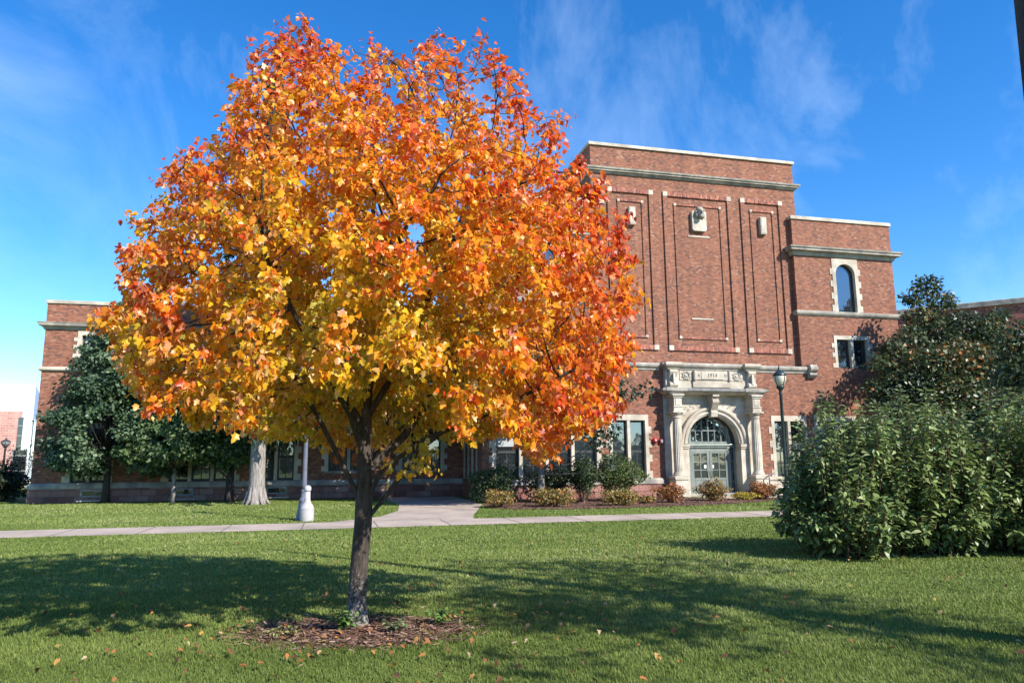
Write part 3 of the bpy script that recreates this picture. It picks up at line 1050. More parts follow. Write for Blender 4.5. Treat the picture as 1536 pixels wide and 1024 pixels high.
GB = 'shrubs in the mulch bed along the building'
HED = [(0, (.02, .04, .018)), (.5, (.045, .08, .03)), (.85, (.08, .12, .045)), (1, (.2, .13, .05))]
low_shrub('round_shrub', 'dark green shrub at the bed corner by the side path', W(-11.4, -2.6), .95, .8, 1.5, 2600, .10, HED, 81, GB)
low_shrub('round_shrub', 'dark green shrub under the windows next to the slim tree trunk', W(-8.9, -2.2), 1.0, .75, 1.45, 2600, .10, HED, 82, GB)
low_shrub('round_shrub', 'dark bushy shrub with bare twiggy foot beside the big round shrub', W(-7.8, -3.4), .75, .7, 1.65, 2600, .095, HED, 83, GB, z0=.45, stems=26)
low_shrub('round_shrub', 'biggest round green shrub under the tall stone framed windows', W(-6.25, -3.2), 1.1, .95, 1.85, 4600, .085, [(0, (.04, .07, .02)), (.6, (.085, .13, .035)), (.85, (.13, .17, .05)), (1, (.24, .15, .05))], 84, GB, z0=.3, stems=26)
TAN = [(0, (.10, .10, .03)), (.4, (.20, .18, .05)), (.7, (.34, .20, .06)), (1, (.42, .17, .06))]
RUST = [(0, (.16, .08, .035)), (.4, (.28, .13, .05)), (.7, (.40, .16, .04)), (1, (.5, .12, .04))]
low_shrub('low_shrub', 'yellow green low shrub at the front corner of the mulch bed', W(-11.9, -5.6), .55, .5, .62, 1200, .08, TAN, 85, GB)
low_shrub('low_shrub', 'yellow tan low mound in front of the slim tree trunk', W(-9.9, -5.9), .75, .6, .68, 1600, .08, TAN, 86, GB)
low_shrub('low_shrub', 'tan low mound in front of the big round shrub', W(-7.3, -6.1), .65, .55, .6, 1300, .08, TAN, 87, GB)
low_shrub('low_shrub', 'wispy brown shrub left of the door column', W(-4.7, -5.0), .62, .5, .75, 700, .085, RUST, 88, GB, stems=40)
low_shrub('low_shrub', 'rusty green shrub before the left door column', W(-2.55, -4.5), .68, .55, .82, 1300, .085, [(0, (.1, .1, .03)), (.5, (.24, .17, .05)), (1, (.38, .14, .05))], 89, GB, stems=30)
low_shrub('low_shrub', 'low yellow mound between the two rusty shrubs at the door', W(-1.0, -4.3), .6, .35, .3, 700, .07, [(0, (.3, .26, .04)), (1, (.55, .42, .06))], 90, GB)
low_shrub('low_shrub', 'orange red shrub in front of the double door', W(.05, -4.0), .62, .5, .68, 1300, .085, RUST, 91, GB, stems=30)
low_shrub('low_shrub', 'small pale green clump at the foot of the left door column', W(-3.4, -2.2), .3, .25, .38, 350, .1, [(0, (.14, .22, .05)), (1, (.3, .38, .12))], 92, GB)
low_shrub('low_shrub', 'small yellow clump in front of the red stone base', W(-5.9, -5.2), .4, .3, .3, 400, .08, TAN, 93, GB)
low_shrub('low_shrub', 'small green plant beside the stone pedestal right of the door', W(4.1, -1.0), .5, .3, .75, 700, .12, GREEN2, 94, GB)
low_shrub('dark_hedge', 'dark hedge beside the far left lamp post', (-26.0, 36.0, 0), 3.3, 1.4, 1.65, 5200, .16, [(0, (.015, .022, .012)), (.6, (.03, .045, .02)), (1, (.07, .07, .03))], 95, None)
low_shrub('twiggy_shrub', 'thin twiggy shrub in front of the pink brick wall', at(22, 752, 41) * 1.0 - Vector((0, 0, at(22, 752, 41).z)), 1.0, .8, 2.7, 300, .10, [(0, (.05, .04, .025)), (1, (.14, .1, .05))], 96, None, z0=1.2, stems=34)

# ------------------------------------------------------------------ the school building
bld = empty('school_building', OB, 'long red brick school building with limestone trim and an arched stone entrance dated 1914', 'building', rz=YAW)


def wall(b, x0, x1, z0, z1, y, holes=(), depth=.28):
    xs = sorted({x0, x1, *[h[0] for h in holes], *[h[1] for h in holes]})
    zs = sorted({z0, z1, *[h[2] for h in holes], *[h[3] for h in holes]})
    for i in range(len(xs) - 1):
        for j in range(len(zs) - 1):
            xm, zm = (xs[i] + xs[i + 1]) / 2, (zs[j] + zs[j + 1]) / 2
            if any(h[0] < xm < h[1] and h[2] < zm < h[3] for h in holes):
                continue
            b.quad((xs[i], y, zs[j]), (xs[i + 1], y, zs[j]), (xs[i + 1], y, zs[j + 1]), (xs[i], y, zs[j + 1]))
    for a, c, e, g in holes:
        b.quad((a, y, e), (a, y + depth, e), (a, y + depth, g), (a, y, g))
        b.quad((c, y + depth, e), (c, y, e), (c, y, g), (c, y + depth, g))
        b.quad((a, y, g), (a, y + depth, g), (c, y + depth, g), (c, y, g))
        b.quad((a, y + depth, e), (a, y, e), (c, y, e), (c, y + depth, e))


# hole lists (x0,x1,z0,z1)
LOW = []
WIN_A, WIN_B = (-10.95, -5.75), (-5.35, -3.25)
GROUND_WINS = [(-10.9, -5.75, 4), (-5.3, -3.3, 2), (3.3, 5.3, 2), (5.75, 10.9, 4)]
for a, c, k in GROUND_WINS:
    LOW.append((a, c, .87, 3.84))
DOORHOLE = (-1.75, 1.75, .0, 3.95)
LOW.append(DOORHOLE)
UPW = []
for s in (-1, 1):
    c2, c3 = s * 8.37, s * 8.30
    UPW.append((c2 - 1.08, c2 + 1.08, 6.31, 8.03))
    UPW.append((c3 - .79, c3 + .79, 9.28, 12.17))
b = MB()
wall(b, -11.35, 11.35, 0, 6.2, 0, LOW)
b.quad((-11.35, 0, 0), (-11.35, 14, 0), (-11.35, 14, 6.2), (-11.35, 0, 6.2))
b.quad((11.35, 0, 0), (11.35, 14, 0), (11.35, 14, 6.2), (11.35, 0, 6.2))
b.build('lower_wall', M['brick'], bld)
for s in (-1, 1):
    b = MB()
    x0, x1 = sorted((s * 5.28, s * 11.35))
    wall(b, x0, x1, 6.2, 14.22, 0, [h for h in UPW if h[0] * s > 0])
    for x in (x0, x1):
        b.quad((x, 0, 6.2), (x, 14, 6.2), (x, 14, 14.22), (x, 0, 14.22))
    b.quad((x0, 0, 14.0), (x1, 0, 14.0), (x1, 14, 14.0), (x0, 14, 14.0))
    b.build('stair_tower', M['brick'], bld)
b = MB()
YM = .27
wall(b, -5.76, 5.76, 6.1, 17.38, YM)
for x in (-5.76, 5.76):
    b.quad((x, YM, 6.1), (x, 20, 6.1), (x, 20, 17.38), (x, YM, 17.38))
b.quad((-5.76, YM, 17.2), (5.76, YM, 17.2), (5.76, 20, 17.2), (-5.76, 20, 17.2))
b.build('central_block', M['brick'], bld)


def mould(name, x0, x1, y, prof, mat, ends=True, depth=1.0, parent=bld):
    """prof: list of (protrusion, z) from bottom to top; a band that returns round both ends."""
    b = MB()
    pts = []
    for pr, z in prof:
        pts.append([(x0 - (pr if ends else 0), y + depth, z), (x0 - (pr if ends else 0), y - pr, z), (x1 + (pr if ends else 0), y - pr, z), (x1 + (pr if ends else 0), y + depth, z)])
    for i in range(len(pts) - 1):
        for k in range(3):
            b.quad(pts[i][k], pts[i][k + 1], pts[i + 1][k + 1], pts[i + 1][k])
    b.quad(*pts[0])
    b.quad(*pts[-1])
    return b.build(name, mat, parent)


mould('coping', -5.76, 5.76, YM, [(.09, 17.36), (.09, 17.5), (.05, 17.53)], M['stone'], depth=19.7)
mould('cornice', -5.76, 5.76, YM, [(.03, 15.88), (.07, 15.90), (.09, 15.98), (.19, 16.0), (.20, 16.06), (.25, 16.09), (.27, 16.17), (.02, 16.21)], M['stone_grey'], depth=19.5)
for s in (-1, 1):
    x0, x1 = sorted((s * 5.28, s * 11.35))
    mould('coping', x0, x1, 0, [(.07, 14.2), (.07, 14.36), (.03, 14.39)], M['stone'], depth=13.9)
    mould('cornice', x0, x1, 0, [(.04, 12.22), (.08, 12.24), (.10, 12.34), (.14, 12.42), (.33, 12.45), (.34, 12.55), (.39, 12.58), (.41, 12.66), (.03, 12.70)], M['stone_grey'], depth=13.8)
    mould('string_course', x0, x1, 0, [(.03, 9.02), (.06, 9.05), (.12, 9.12), (.14, 9.2), (.14, 9.25), (.02, 9.3)], M['stone_grey'], depth=13.6)
mould('string_course', -5.55, -2.62, 0, [(.03, 5.98), (.05, 6.02), (.05, 6.09), (.12, 6.12), (.16, 6.18), (.17, 6.26), (.13, 6.31), (-.1, 6.36)], M['stone_grey'], ends=False, depth=.26)
mould('string_course', 2.62, 5.55, 0, [(.03, 5.98), (.05, 6.02), (.05, 6.09), (.12, 6.12), (.16, 6.18), (.17, 6.26), (.13, 6.31), (-.1, 6.36)], M['stone_grey'], ends=False, depth=.26)
for s in (-1, 1):
    b = MB()
    x = s * 5.78
    b.prism([(0, 5.75), (-.16, 5.78), (-.27, 5.9), (-.2, 6.02), (-.3, 6.16), (-.34, 6.3), (-.26, 6.42), (0, 6.44)], 'x', x - .2, x + .2)
    b.tube([(x - .215, -.2, 6.22), (x + .215, -.2, 6.22)], [.16, .16], 12)
    b.build('scroll_bracket', M['stone_grey'], bld)
for a, c in ((-11.35, -2.75), (2.75, 11.35)):
    mould('sill_course', a, c, 0, [(.09, .60), (.13, .62), (.13, .78), (.08, .87)], M['stone_grey'], ends=True, depth=.2)
    mould('stone_base', a, c, 0, [(.09, -.05), (.09, .6)], M['sandstone'], ends=True, depth=.2)


def part_empty(name, parent):
    o = bpy.data.objects.new(name, None)
    C.objects.link(o)
    o.parent = parent
    return o


def soldier_frame(name, x0, x1, z0, z1, y, wd, pr, sb):
    o = part_empty(name, bld)
    for a, c in ((x0, x0 + wd), (x1 - wd, x1)):
        MB().box(a, c, y - pr, y + .02, z0 + sb, z1 - sb).build('brick_strip', M['brick'], o)
    for e in (z0, z1 - wd):
        MB().box(x0 + sb, x1 - sb, y - pr - .004, y + .02, e, e + wd).build('soldier_course', M['soldier'], o)
    for a in (x0, x1 - sb):
        for e in (z0, z1 - sb):
            MB().box(a, a + sb, y - pr - .012, y + .02, e, e + sb).build('corner_block', M['stone'], o)


for a, c, ia, ic in ((-4.93, -2.47, -4.4, -3.0), (-1.92, 1.92, -1.33, 1.33), (2.47, 4.93, 3.0, 4.4)):
    soldier_frame('brick_panel', a, c, 7.02, 15.2, YM, .23, .08, .24)
    soldier_frame('brick_panel', ia, ic, 7.62, 14.62, YM, .10, .055, .13)
for s in (-1, 1):
    b = MB()
    xc = s * 3.68
    b.prism([(xc - .17, 13.28), (xc + .17, 13.28), (xc + .17, 14.2), (xc - .17, 14.2)], 'y', YM - .2, YM)
    b.prism([(xc - .13, 13.33), (xc + .13, 13.33), (xc + .13, 14.15), (xc - .13, 14.15)], 'y', YM - .22, YM - .2)
    b.build('stone_plaque', M['stone'], bld)
for z in (12.9, 8.62):
    b = MB()
    b.box(-.6, .6, YM - .035, YM + .02, z, z + .07)
    b.build('stone_strip', M['stone'], bld)
# carved head on its plaque
b = MB()
b.prism([(-.4, 13.3), (-.33, 13.2), (.33, 13.2), (.4, 13.3), (.4, 14.2), (.33, 14.27), (-.33, 14.27), (-.4, 14.2)], 'y', YM - .18, YM)
pl = b.build('carved_plaque', M['stone'], bld)
b = MB()
yc = YM - .27
b.sphere((0, yc, 14.12), (.2, .2, .27), 16, 12)
b.sphere((0, yc - .12, 13.92), (.15, .13, .13), 12, 8)
b.prism([(-.035, 14.05), (.035, 14.05), (.02, 14.2), (-.02, 14.2)], 'y', yc - .27, yc - .15)
b.box(-.15, .15, yc - .225, yc - .1, 14.2, 14.245)
b.box(-.085, .085, yc - .245, yc - .2, 13.955, 13.985)
for s in (-1, 1):
    b.sphere((s * .2, yc + .03, 14.05), (.09, .12, .2), 10, 7)
    b.sphere((s * .075, yc - .17, 14.14), (.035, .03, .025), 8, 5)
b.sphere((0, yc + .02, 14.33), (.19, .18, .12), 12, 7)
b.build('carved_head', M['stone_grey'], pl, smooth=True)


def window_group(x0, x1, n, z0, z1, y, jamb=.17, mull=.15, lint=.27, sash=.46, quoins=True, hole=True, rec=.2, blind=(), parent=bld, glass='glass', quoin_n=4, qs=(True, True)):
    """stone surround with mullions; returns the light boxes."""
    b = MB()
    b.box(x0, x1, y - .03, y + rec + .06, z1 - lint, z1)
    b.box(x0, x0 + jamb, y - .03, y + rec + .06, z0, z1 - lint)
    b.box(x1 - jamb, x1, y - .03, y + rec + .06, z0, z1 - lint)
    lw = (x1 - x0 - 2 * jamb - (n - 1) * mull) / n
    lights = []
    for i in range(n):
        a = x0 + jamb + i * (lw + mull)
        lights.append((a, a + lw))
        if i < n - 1:
            b.box(a + lw, a + lw + mull, y - .015, y + rec + .06, z0, z1 - lint)
    if quoins:
        hq = (z1 - z0) / (2 * quoin_n + 1)
        for k in range(quoin_n):
            e = z0 + hq * (2 * k + (0 if k == 0 else .3))
            for side, ok in ((-1, qs[0]), (1, qs[1])):
                if ok:
                    xa = x0 - .15 if side < 0 else x1
                    b.box(xa, xa + .15, y - .026, y + .02, e, e + hq * 1.0)
    w = b.build('window', M['stone'], parent)
    fr, gl = MB(), MB()
    zt = z1 - lint
    yy = y + rec
    for a, c in lights:
        t = .075
        fr.box(a, a + t, yy - .03, yy + .04, z0, zt)
        fr.box(c - t, c, yy - .03, yy + .04, z0, zt)
        fr.box(a + t, c - t, yy - .03, yy + .04, zt - .09, zt)
        fr.box(a + t, c - t, yy - .03, yy + .04, z0, z0 + .11)
        if sash:
            zm = z0 + (zt - z0) * sash
            fr.box(a + t, c - t, yy - .025, yy + .03, zm - .06, zm + .06)
            fr.box((a + c) / 2 - .018, (a + c) / 2 + .018, yy - .01, yy + .02, z0 + .11, zm - .06)
            fr.box(a + t, c - t, yy - .008, yy + .02, z0 + (zm - z0) * .52 - .016, z0 + (zm - z0) * .52 + .016)
        gl.quad((a, yy + .012, z0), (c, yy + .012, z0), (c, yy + .012, zt), (a, yy + .012, zt))
    fr.build('sash_frame', M['frame_dark'], w)
    gl.build('glass', M[glass], w)
    for i, f in blind:
        a, c = lights[i]
        bb = MB()
        bb.box(a + .08, c - .08, yy - .004, yy + .006, zt - (zt - z0) * f, zt - .09)
        bb.build('blind', M['blind'], w)
    return w, lights


for a, c, k in GROUND_WINS:
    bl = ((0, .45), (2, .3)) if k == 4 else ()
    window_group(a, c, k, .87, 3.84, 0, blind=bl, qs=(True, True))
# towers: arched window and pair of lights
for s in (-1, 1):
    window_group(s * 8.37 - 1.08, s * 8.37 + 1.08, 2, 6.33, 8.03, 0, jamb=.16, mull=.18, lint=.2, sash=0, quoin_n=3, glass='glass_dark')
    xc, HW, ht = s * 8.30, .585, 12.17
    z0, zs = 9.30, 11.34
    b = MB()
    ins, outs = [], []
    ins.append((xc - HW, z0)); outs.append((xc - .79, z0))
    ins.append((xc - HW, zs)); outs.append((xc - .79, zs))
    corner = math.atan2(ht - zs, .79)
    angs = sorted([math.pi - i * math.pi / 20 for i in range(1, 20)] + [corner, math.pi - corner], reverse=True)
    for t in angs:
        dx, dz = math.cos(t), math.sin(t)
        ins.append((xc + HW * dx, zs + HW * dz * .95))
        k = min(.79 / abs(dx) if abs(dx) > 1e-6 else 1e9, (ht - zs) / dz)
        outs.append((xc + dx * k, zs + dz * k))
    ins.append((xc + HW, zs)); outs.append((xc + .79, zs))
    ins.append((xc + HW, z0)); outs.append((xc + .79, z0))
    for i in range(len(ins) - 1):
        (ax, az), (bx, bz) = ins[i], ins[i + 1]
        (cx_, cz), (dx_, dz_) = outs[i], outs[i + 1]
        b.quad((cx_, -.04, cz), (ax, -.04, az), (bx, -.04, bz), (dx_, -.04, dz_))
        b.quad((ax, -.04, az), (ax, .24, az), (bx, .24, bz), (bx, -.04, bz))
        b.quad((cx_, -.04, cz), (dx_, -.04, dz_), (dx_, .05, dz_), (cx_, .05, cz))
    for k in range(4):
        e = 9.32 + .66 * k
        for xa in (xc - .93, xc + .79):
            b.box(xa, xa + .14, -.036, .02, e, e + .33)
    w = b.build('arched_window', M['stone'], bld)
    g = MB()
    g.quad((xc - .79, .2, z0), (xc + .79, .2, z0), (xc + .79, .2, ht), (xc - .79, .2, ht))
    g.build('glass', M['glass'], w)
    g = MB()
    poly = [p for p in ins]
    for i in range(len(poly) - 1):
        (ax, az), (bx, bz) = poly[i], poly[i + 1]
        k = .9
        a2 = (xc + (ax - xc) * k, 10.6 + (az - 10.6) * .965)
        b2 = (xc + (bx - xc) * k, 10.6 + (bz - 10.6) * .965)
        g.quad((ax, .15, az), (a2[0], .15, a2[1]), (b2[0], .15, b2[1]), (bx, .15, bz))
        g.quad((a2[0], .15, a2[1]), (a2[0], .2, a2[1]), (b2[0], .2, b2[1]), (b2[0], .15, b2[1]))
    g.build('frame', M['frame_dark'], w)

# ------------------------------------------------------------------ entrance
ent = MB()
# wall of ashlar behind the columns, with the arched opening
HWI, ZS = 1.40, 2.46
YF = -.06
angs = [math.pi - i * math.pi / 28 for i in range(29)]
ins = [(-HWI, 0)] + [(HWI * math.cos(t), ZS + HWI * math.sin(t)) for t in angs] + [(HWI, 0)]
HOX, HOZ = 2.5, 4.8
cor = math.atan2(HOZ - ZS, HOX)
outs = [(-HOX, 0)]
for t in angs:
    dx, dz = math.cos(t), math.sin(t)
    k = min(HOX / abs(dx) if abs(dx) > 1e-6 else 1e9, (HOZ - ZS) / dz if dz > 1e-6 else 1e9)
    outs.append((dx * k, ZS + dz * k))
outs.append((HOX, 0))
for i in range(len(ins) - 1):
    (ax, az), (bx, bz) = ins[i], ins[i + 1]
    (cx_, cz), (dx_, dz_) = outs[i], outs[i + 1]
    ent.quad((cx_, YF, cz), (ax, YF, az), (bx, YF, bz), (dx_, YF, dz_))
    ent.quad((ax, YF, az), (ax, .55, az), (bx, .55, bz), (bx, YF, bz))
# fill the corners missed by the fan
ent.box(-2.5, -2.2, YF + .003, 0, ZS + 1.2, 4.8)
ent.box(2.2, 2.5, YF + .003, 0, ZS + 1.2, 4.8)
for s in (-1, 1):
    ent.quad((s * HOX, YF, 0), (s * HOX, .02, 0), (s * HOX, .02, 4.8), (s * HOX, YF, 4.8))
surround = ent.build('entrance_surround', M['stone'], bld)


def arch_sweep(prof, hw, zs, z0):
    b = MB()
    rows = []
    stations = [(-1, z0, None)] + [(0, 0, t) for t in angs] + [(1, z0, None)]
    for st in stations:
        row = []
        for off, y in prof:
            r = hw + off
            if st[2] is None:
                row.append((st[0] * r, y, st[1]))
            else:
                row.append((r * math.cos(st[2]), y, zs + r * math.sin(st[2])))
        rows.append(row)
    for i in range(len(rows) - 1):
        for j in range(len(prof) - 1):
            b.quad(rows[i][j], rows[i + 1][j], rows[i + 1][j + 1], rows[i][j + 1])
    return b


arch_sweep([(-.02, YF + .3), (-.02, YF - .13), (.05, YF - .15), (.06, YF - .2), (.15, YF - .21), (.16, YF - .16), (.22, YF - .17), (.24, YF - .25), (.31, YF - .27), (.36, YF - .24), (.38, YF + .02)], HWI, ZS, ZS).build('archivolt', M['stone'], surround)
for s in (-1, 1):
    b = MB()
    x0, x1 = sorted((s * (HWI - .05), s * (HWI + .42)))
    b.box(x0, x1, YF - .30, YF + .2, ZS - .16, ZS - .02)
    b.box(x0 + .03, x1 - .03, YF - .27, YF + .2, ZS - .24, ZS - .16)
    b.build('impost', M['stone'], surround)
    b = MB()
    x0, x1 = sorted((s * (HWI - .02), s * (HWI + .36)))
    b.box(x0, x1, YF - .23, YF + .2, 0, ZS - .24)
    b.build('pier', M['stone'], surround)
b = MB()
b.prism([(YF - .02, 3.72), (YF - .32, 3.74), (YF - .36, 3.95), (YF - .32, 4.05), (YF - .42, 4.2), (YF - .56, 4.42), (YF - .54, 4.56), (YF - .44, 4.6), (YF - .44, 4.66), (YF - .58, 4.7), (YF - .58, 4.79), (YF, 4.79)], 'x', -.17, .17)
b.build('keystone', M['stone'], surround)
# spandrel carving: raised foliage scrolls
for s in (-1, 1):
    b = MB()
    for k, (x, z, r) in enumerate([(.45, 4.33, .11), (.75, 4.36, .13), (1.06, 4.33, .13), (1.36, 4.2, .11), (1.56, 3.98, .10), (1.68, 3.72, .09), (.6, 4.2, .06), (.92, 4.17, .06), (1.22, 4.07, .06), (1.46, 3.84, .05)]):
        pts = []
        for q in range(15):
            t = q * .55 + k
            rr = r * (1 - q / 17)
            pts.append((s * (x + rr * math.cos(t)), YF - .005, z + rr * math.sin(t)))
        b.tube(pts, [.018] * 8 + [.013] * 7, 5)
    b.build('spandrel_carving', M['stone'], surround)
    b = MB()
    x0, x1 = sorted((s * .3, s * 1.78))
    b.box(x0, x1, YF - .03, YF + .01, 4.56, 4.6)
    b.build('spandrel_border', M['stone'], surround)
# columns on pedestals
for s in (-1, 1):
    xc, yc = s * 2.08, -.56
    b = MB()
    b.lathe([(.29, .98), (.29, 1.02), (.265, 1.06), (.25, 1.1), (.225, 1.14), (.225, 1.2), (.23, 2.0), (.215, 3.0), (.19, 3.62), (.195, 3.66), (.22, 3.68), (.2, 3.72)], xc, yc, 36, flute=1, fl_from=1.18, fl_to=3.63)
    col_ = b.build('column', M['stone'], surround)
    b = MB()
    b.lathe([(.2, 3.72), (.22, 3.78), (.28, 3.84), (.30, 3.9), (.24, 3.92)], xc, yc, 24)
    b.box(xc - .31, xc + .31, yc - .31, YF - .002, 3.9, 3.97)
    b.box(xc - .23, xc + .23, yc - .23, YF - .002, 3.97, 4.16)
    b.box(xc - .26, xc + .26, yc - .26, YF - .002, 4.16, 4.2)
    b.box(xc - .2, xc + .2, yc - .2, YF - .002, 4.2, 4.62)
    b.box(xc - .13, xc + .13, yc - .225, yc - .2, 4.26, 4.56)
    b.box(xc - .25, xc + .25, yc - .25, YF - .002, 4.62, 4.7)
    b.box(xc - .3, xc + .3, yc - .3, YF - .002, 4.7, 4.78)
    b.build('capital', M['stone'], col_)
    b = MB()
    b.box(xc - .36, xc + .36, yc - .34, YF - .002, 0, .16)
    b.box(xc - .33, xc + .33, yc - .31, YF - .002, .16, .8)
    b.prism([(xc - .33, .8), (xc - .38, .86), (xc - .38, .92), (xc - .31, .98), (xc + .31, .98), (xc + .38, .92), (xc + .38, .86), (xc + .33, .8)], 'y', yc - .35, YF - .002)
    b.build('pedestal', M['stone'], col_)
# ledge above the arch
mould('ledge', -2.38, 2.38, -.3, [(.02, 4.79), (.18, 4.8), (.2, 4.84), (.3, 4.87), (.35, 4.92)], M['stone'], depth=.3, parent=surround)
mould('ledge_top', -2.38, 2.38, -.3, [(.40, 4.92), (.43, 4.95), (.43, 5.05), (.2, 5.1)], M['stone_dark'], depth=.3, parent=surround)
for s in (-1, 1):
    mould('ledge_return', s * 2.08 - .34, s * 2.08 + .34, -.56, [(.06, 4.795), (.10, 4.84), (.16, 4.9), (.2, 4.93), (.2, 5.055), (.1, 5.105)], M['stone_grey'], depth=.4, parent=surround)
# attic with tablet, roundels and scrolls
b = MB()
b.box(-2.42, 2.42, -.26, 0, 5.1, 5.98)
b.build('attic', M['stone'], surround)
mould('attic_cornice', -2.45, 2.45, -.26, [(.02, 5.98), (.05, 6.02), (.05, 6.08), (.12, 6.11), (.17, 6.18), (.18, 6.26), (.14, 6.32), (-.2, 6.37)], M['stone_grey'], depth=.25, parent=surround)
for s in (-1, 1):
    mould('cornice_return', s * 2.1 - .26, s * 2.1 + .26, -.46, [(.03, 5.985), (.08, 6.09), (.14, 6.12), (.19, 6.185), (.2, 6.265), (.15, 6.325)], M['stone'], depth=.3, parent=surround)
    b = MB()
    xc = s * 2.1
    b.prism([(-.262, 5.11), (-.44, 5.11), (-.47, 5.2), (-.46, 5.34), (-.36, 5.42), (-.38, 5.6), (-.5, 5.78), (-.54, 5.9), (-.46, 5.985), (-.262, 5.985)], 'x', xc - .19, xc + .19)
    b.tube([(xc - .21, -.42, 5.26), (xc + .21, -.42, 5.26)], [.12, .12], 12)
    b.tube([(xc - .205, -.46, 5.88), (xc + .205, -.46, 5.88)], [.085, .085], 12)
    b.box(xc - .05, xc + .05, -.56, -.3, 5.3, 5.8)
    b.build('scroll_console', M['stone'], surround)
    b = MB()
    b.box(s * 1.36 - .33, s * 1.36 + .33, -.29, -.262, 5.5, 5.96)
    rc = b.build('roundel', M['stone'], surround)
    b = MB()
    pts = [(s * 1.36 + .17 * math.cos(t), -.30, 5.73 + .17 * math.sin(t)) for t in [i * 2 * math.pi / 24 for i in range(25)]]
    b.tube(pts, [.035] * 25, 6)
    b.sphere((s * 1.36, -.29, 5.73), (.11, .05, .11), 14, 8)
    for k in range(8):
        t = k * math.pi / 4 + .39
        b.sphere((s * 1.36 + .24 * math.cos(t), -.29, 5.73 + .22 * math.sin(t)), (.035, .03, .035), 7, 5)
    b.build('rosette', M['stone_grey'], rc, smooth=True)
b = MB()
b.box(-1.0, 1.0, -.36, -.262, 5.52, 5.95)
b.box(-1.02, 1.02, -.34, -.262, 5.16, 5.48)
b.box(-.58, .58, -.385, -.36, 5.55, 5.92)
b.tube([(-.93, -.37, 5.50), (-.93, -.37, 5.96)], [.075, .075], 14)
b.tube([(.93, -.37, 5.50), (.93, -.37, 5.96)], [.075, .075], 14)
tab = b.build('tablet', M['stone'], surround)


def lettering(txt, x, z, size, y, parent, mat, name='inscription'):
    cu_ = bpy.data.curves.new('txt', 'FONT')
    cu_.body = txt
    cu_.size = size
    cu_.align_x = 'CENTER'
    cu_.align_y = 'CENTER'
    cu_.extrude = .004
    o = bpy.data.objects.new('txt', cu_)
    C.objects.link(o)
    bpy.context.view_layer.update()
    me = bpy.data.meshes.new_from_object(o.evaluated_get(bpy.context.evaluated_depsgraph_get()))
    bpy.data.objects.remove(o)
    for v in me.vertices:
        px_, py_, pz_ = v.co
        v.co = (x + px_, y - pz_, z + py_)
    me.materials.clear()
    me.materials.append(mat)
    q = bpy.data.objects.new(name, me)
    C.objects.link(q)
    q.parent = parent
    return q


lettering('1914', 0, 5.735, .27, -.392, surround, M['ink'])
lettering('A', -.71, 5.735, .2, -.367, surround, M['ink'])
lettering('D', .72, 5.735, .2, -.367, surround, M['ink'])

# the doors, sidelights and fanlight
YD = .34
b = MB()
for x0, x1 in ((-1.42, -1.30), (-1.12, -.98), (.98, 1.12), (1.30, 1.42)):
    b.box(x0, x1, YD - .06, YD + .08, .02, 2.26)
b.box(-1.42, 1.42, YD - .12, YD + .08, 2.28, 2.42)
b.box(-1.42, 1.42, YD - .16, YD - .12, 2.36, 2.42)
b.box(-.98, .98, YD - .06, YD + .08, 2.14, 2.28)
b.box(-1.12, 1.12, YD - .07, YD + .08, 2.44, 2.58)
df = b.build('door_frame', M['verdigris'], bld)
for s in (-1, 1):
    x0, x1 = sorted((s * 1.12, s * 1.30))
    b = MB()
    b.quad((x0, YD + .02, .02), (x1, YD + .02, .02), (x1, YD + .02, 2.28), (x0, YD + .02, 2.28))
    sl = b.build('sidelight', M['glass_dark'], df)
    b = MB()
    for z in (.62, 1.1, 1.6):
        b.box(x0, x1, YD - .01, YD + .019, z, z + .04)
    b.box((x0 + x1) / 2 - .008, (x0 + x1) / 2 + .008, YD - .006, YD + .018, .05, 2.25)
    b.build('sidelight_bar', M['verdigris'], df)
for s in (-1, 1):
    b = MB()
    xa, xb = sorted((s * .012, s * .975))
    st = .13
    b.box(xa, xa + st, YD - .035, YD + .02, .13, 2.13)
    b.box(xb - st, xb, YD - .035, YD + .02, .13, 2.13)
    b.box(xa + st, xb - st, YD - .035, YD + .02, 2.0, 2.13)
    b.box(xa + st, xb - st, YD - .035, YD + .02, .13, .3)
    b.box(xa + st, xb - st, YD - .035, YD + .02, .72, .84)
    b.box(xa + st, xb - st, YD - .02, YD + .02, .3, .72)
    b.box(xa + st + .07, xb - st - .07, YD - .035, YD - .02, .37, .65)
    mid = (xa + xb) / 2
    b.box(mid - .022, mid + .022, YD - .03, YD + .01, .84, 2.0)
    for z in (1.21, 1.6):
        b.box(xa + st, xb - st, YD - .028, YD + .01, z - .02, z + .02)
    dl = b.build('door', M['verdigris'], bld)
    b = MB()
    b.quad((xa + st, YD - .002, .84), (xb - st, YD - .002, .84), (xb - st, YD - .002, 2.0), (xa + st, YD - .002, 2.0))
    b.build('glass', M['glass_dark'], dl)
    b = MB()
    hx = s * .085
    b.tube([(hx, YD - .04, .86), (hx, YD - .1, .9), (hx, YD - .1, 1.12), (hx, YD - .04, 1.16)], [.014] * 4, 6)
    b.build('handle', M['frame_dark'], dl)
    b = MB()
    px_ = -.24 if s < 0 else .16
    b.box(px_ - .06, px_ + .06, YD - .014, YD - .009, 1.3, 1.45)
    b.build('notice', M['paper'], dl)
b = MB()
b.box(-1.42, 1.42, YD - .45, YD + .1, -.02, .125)
b.build('threshold', M['stone_grey'], bld)
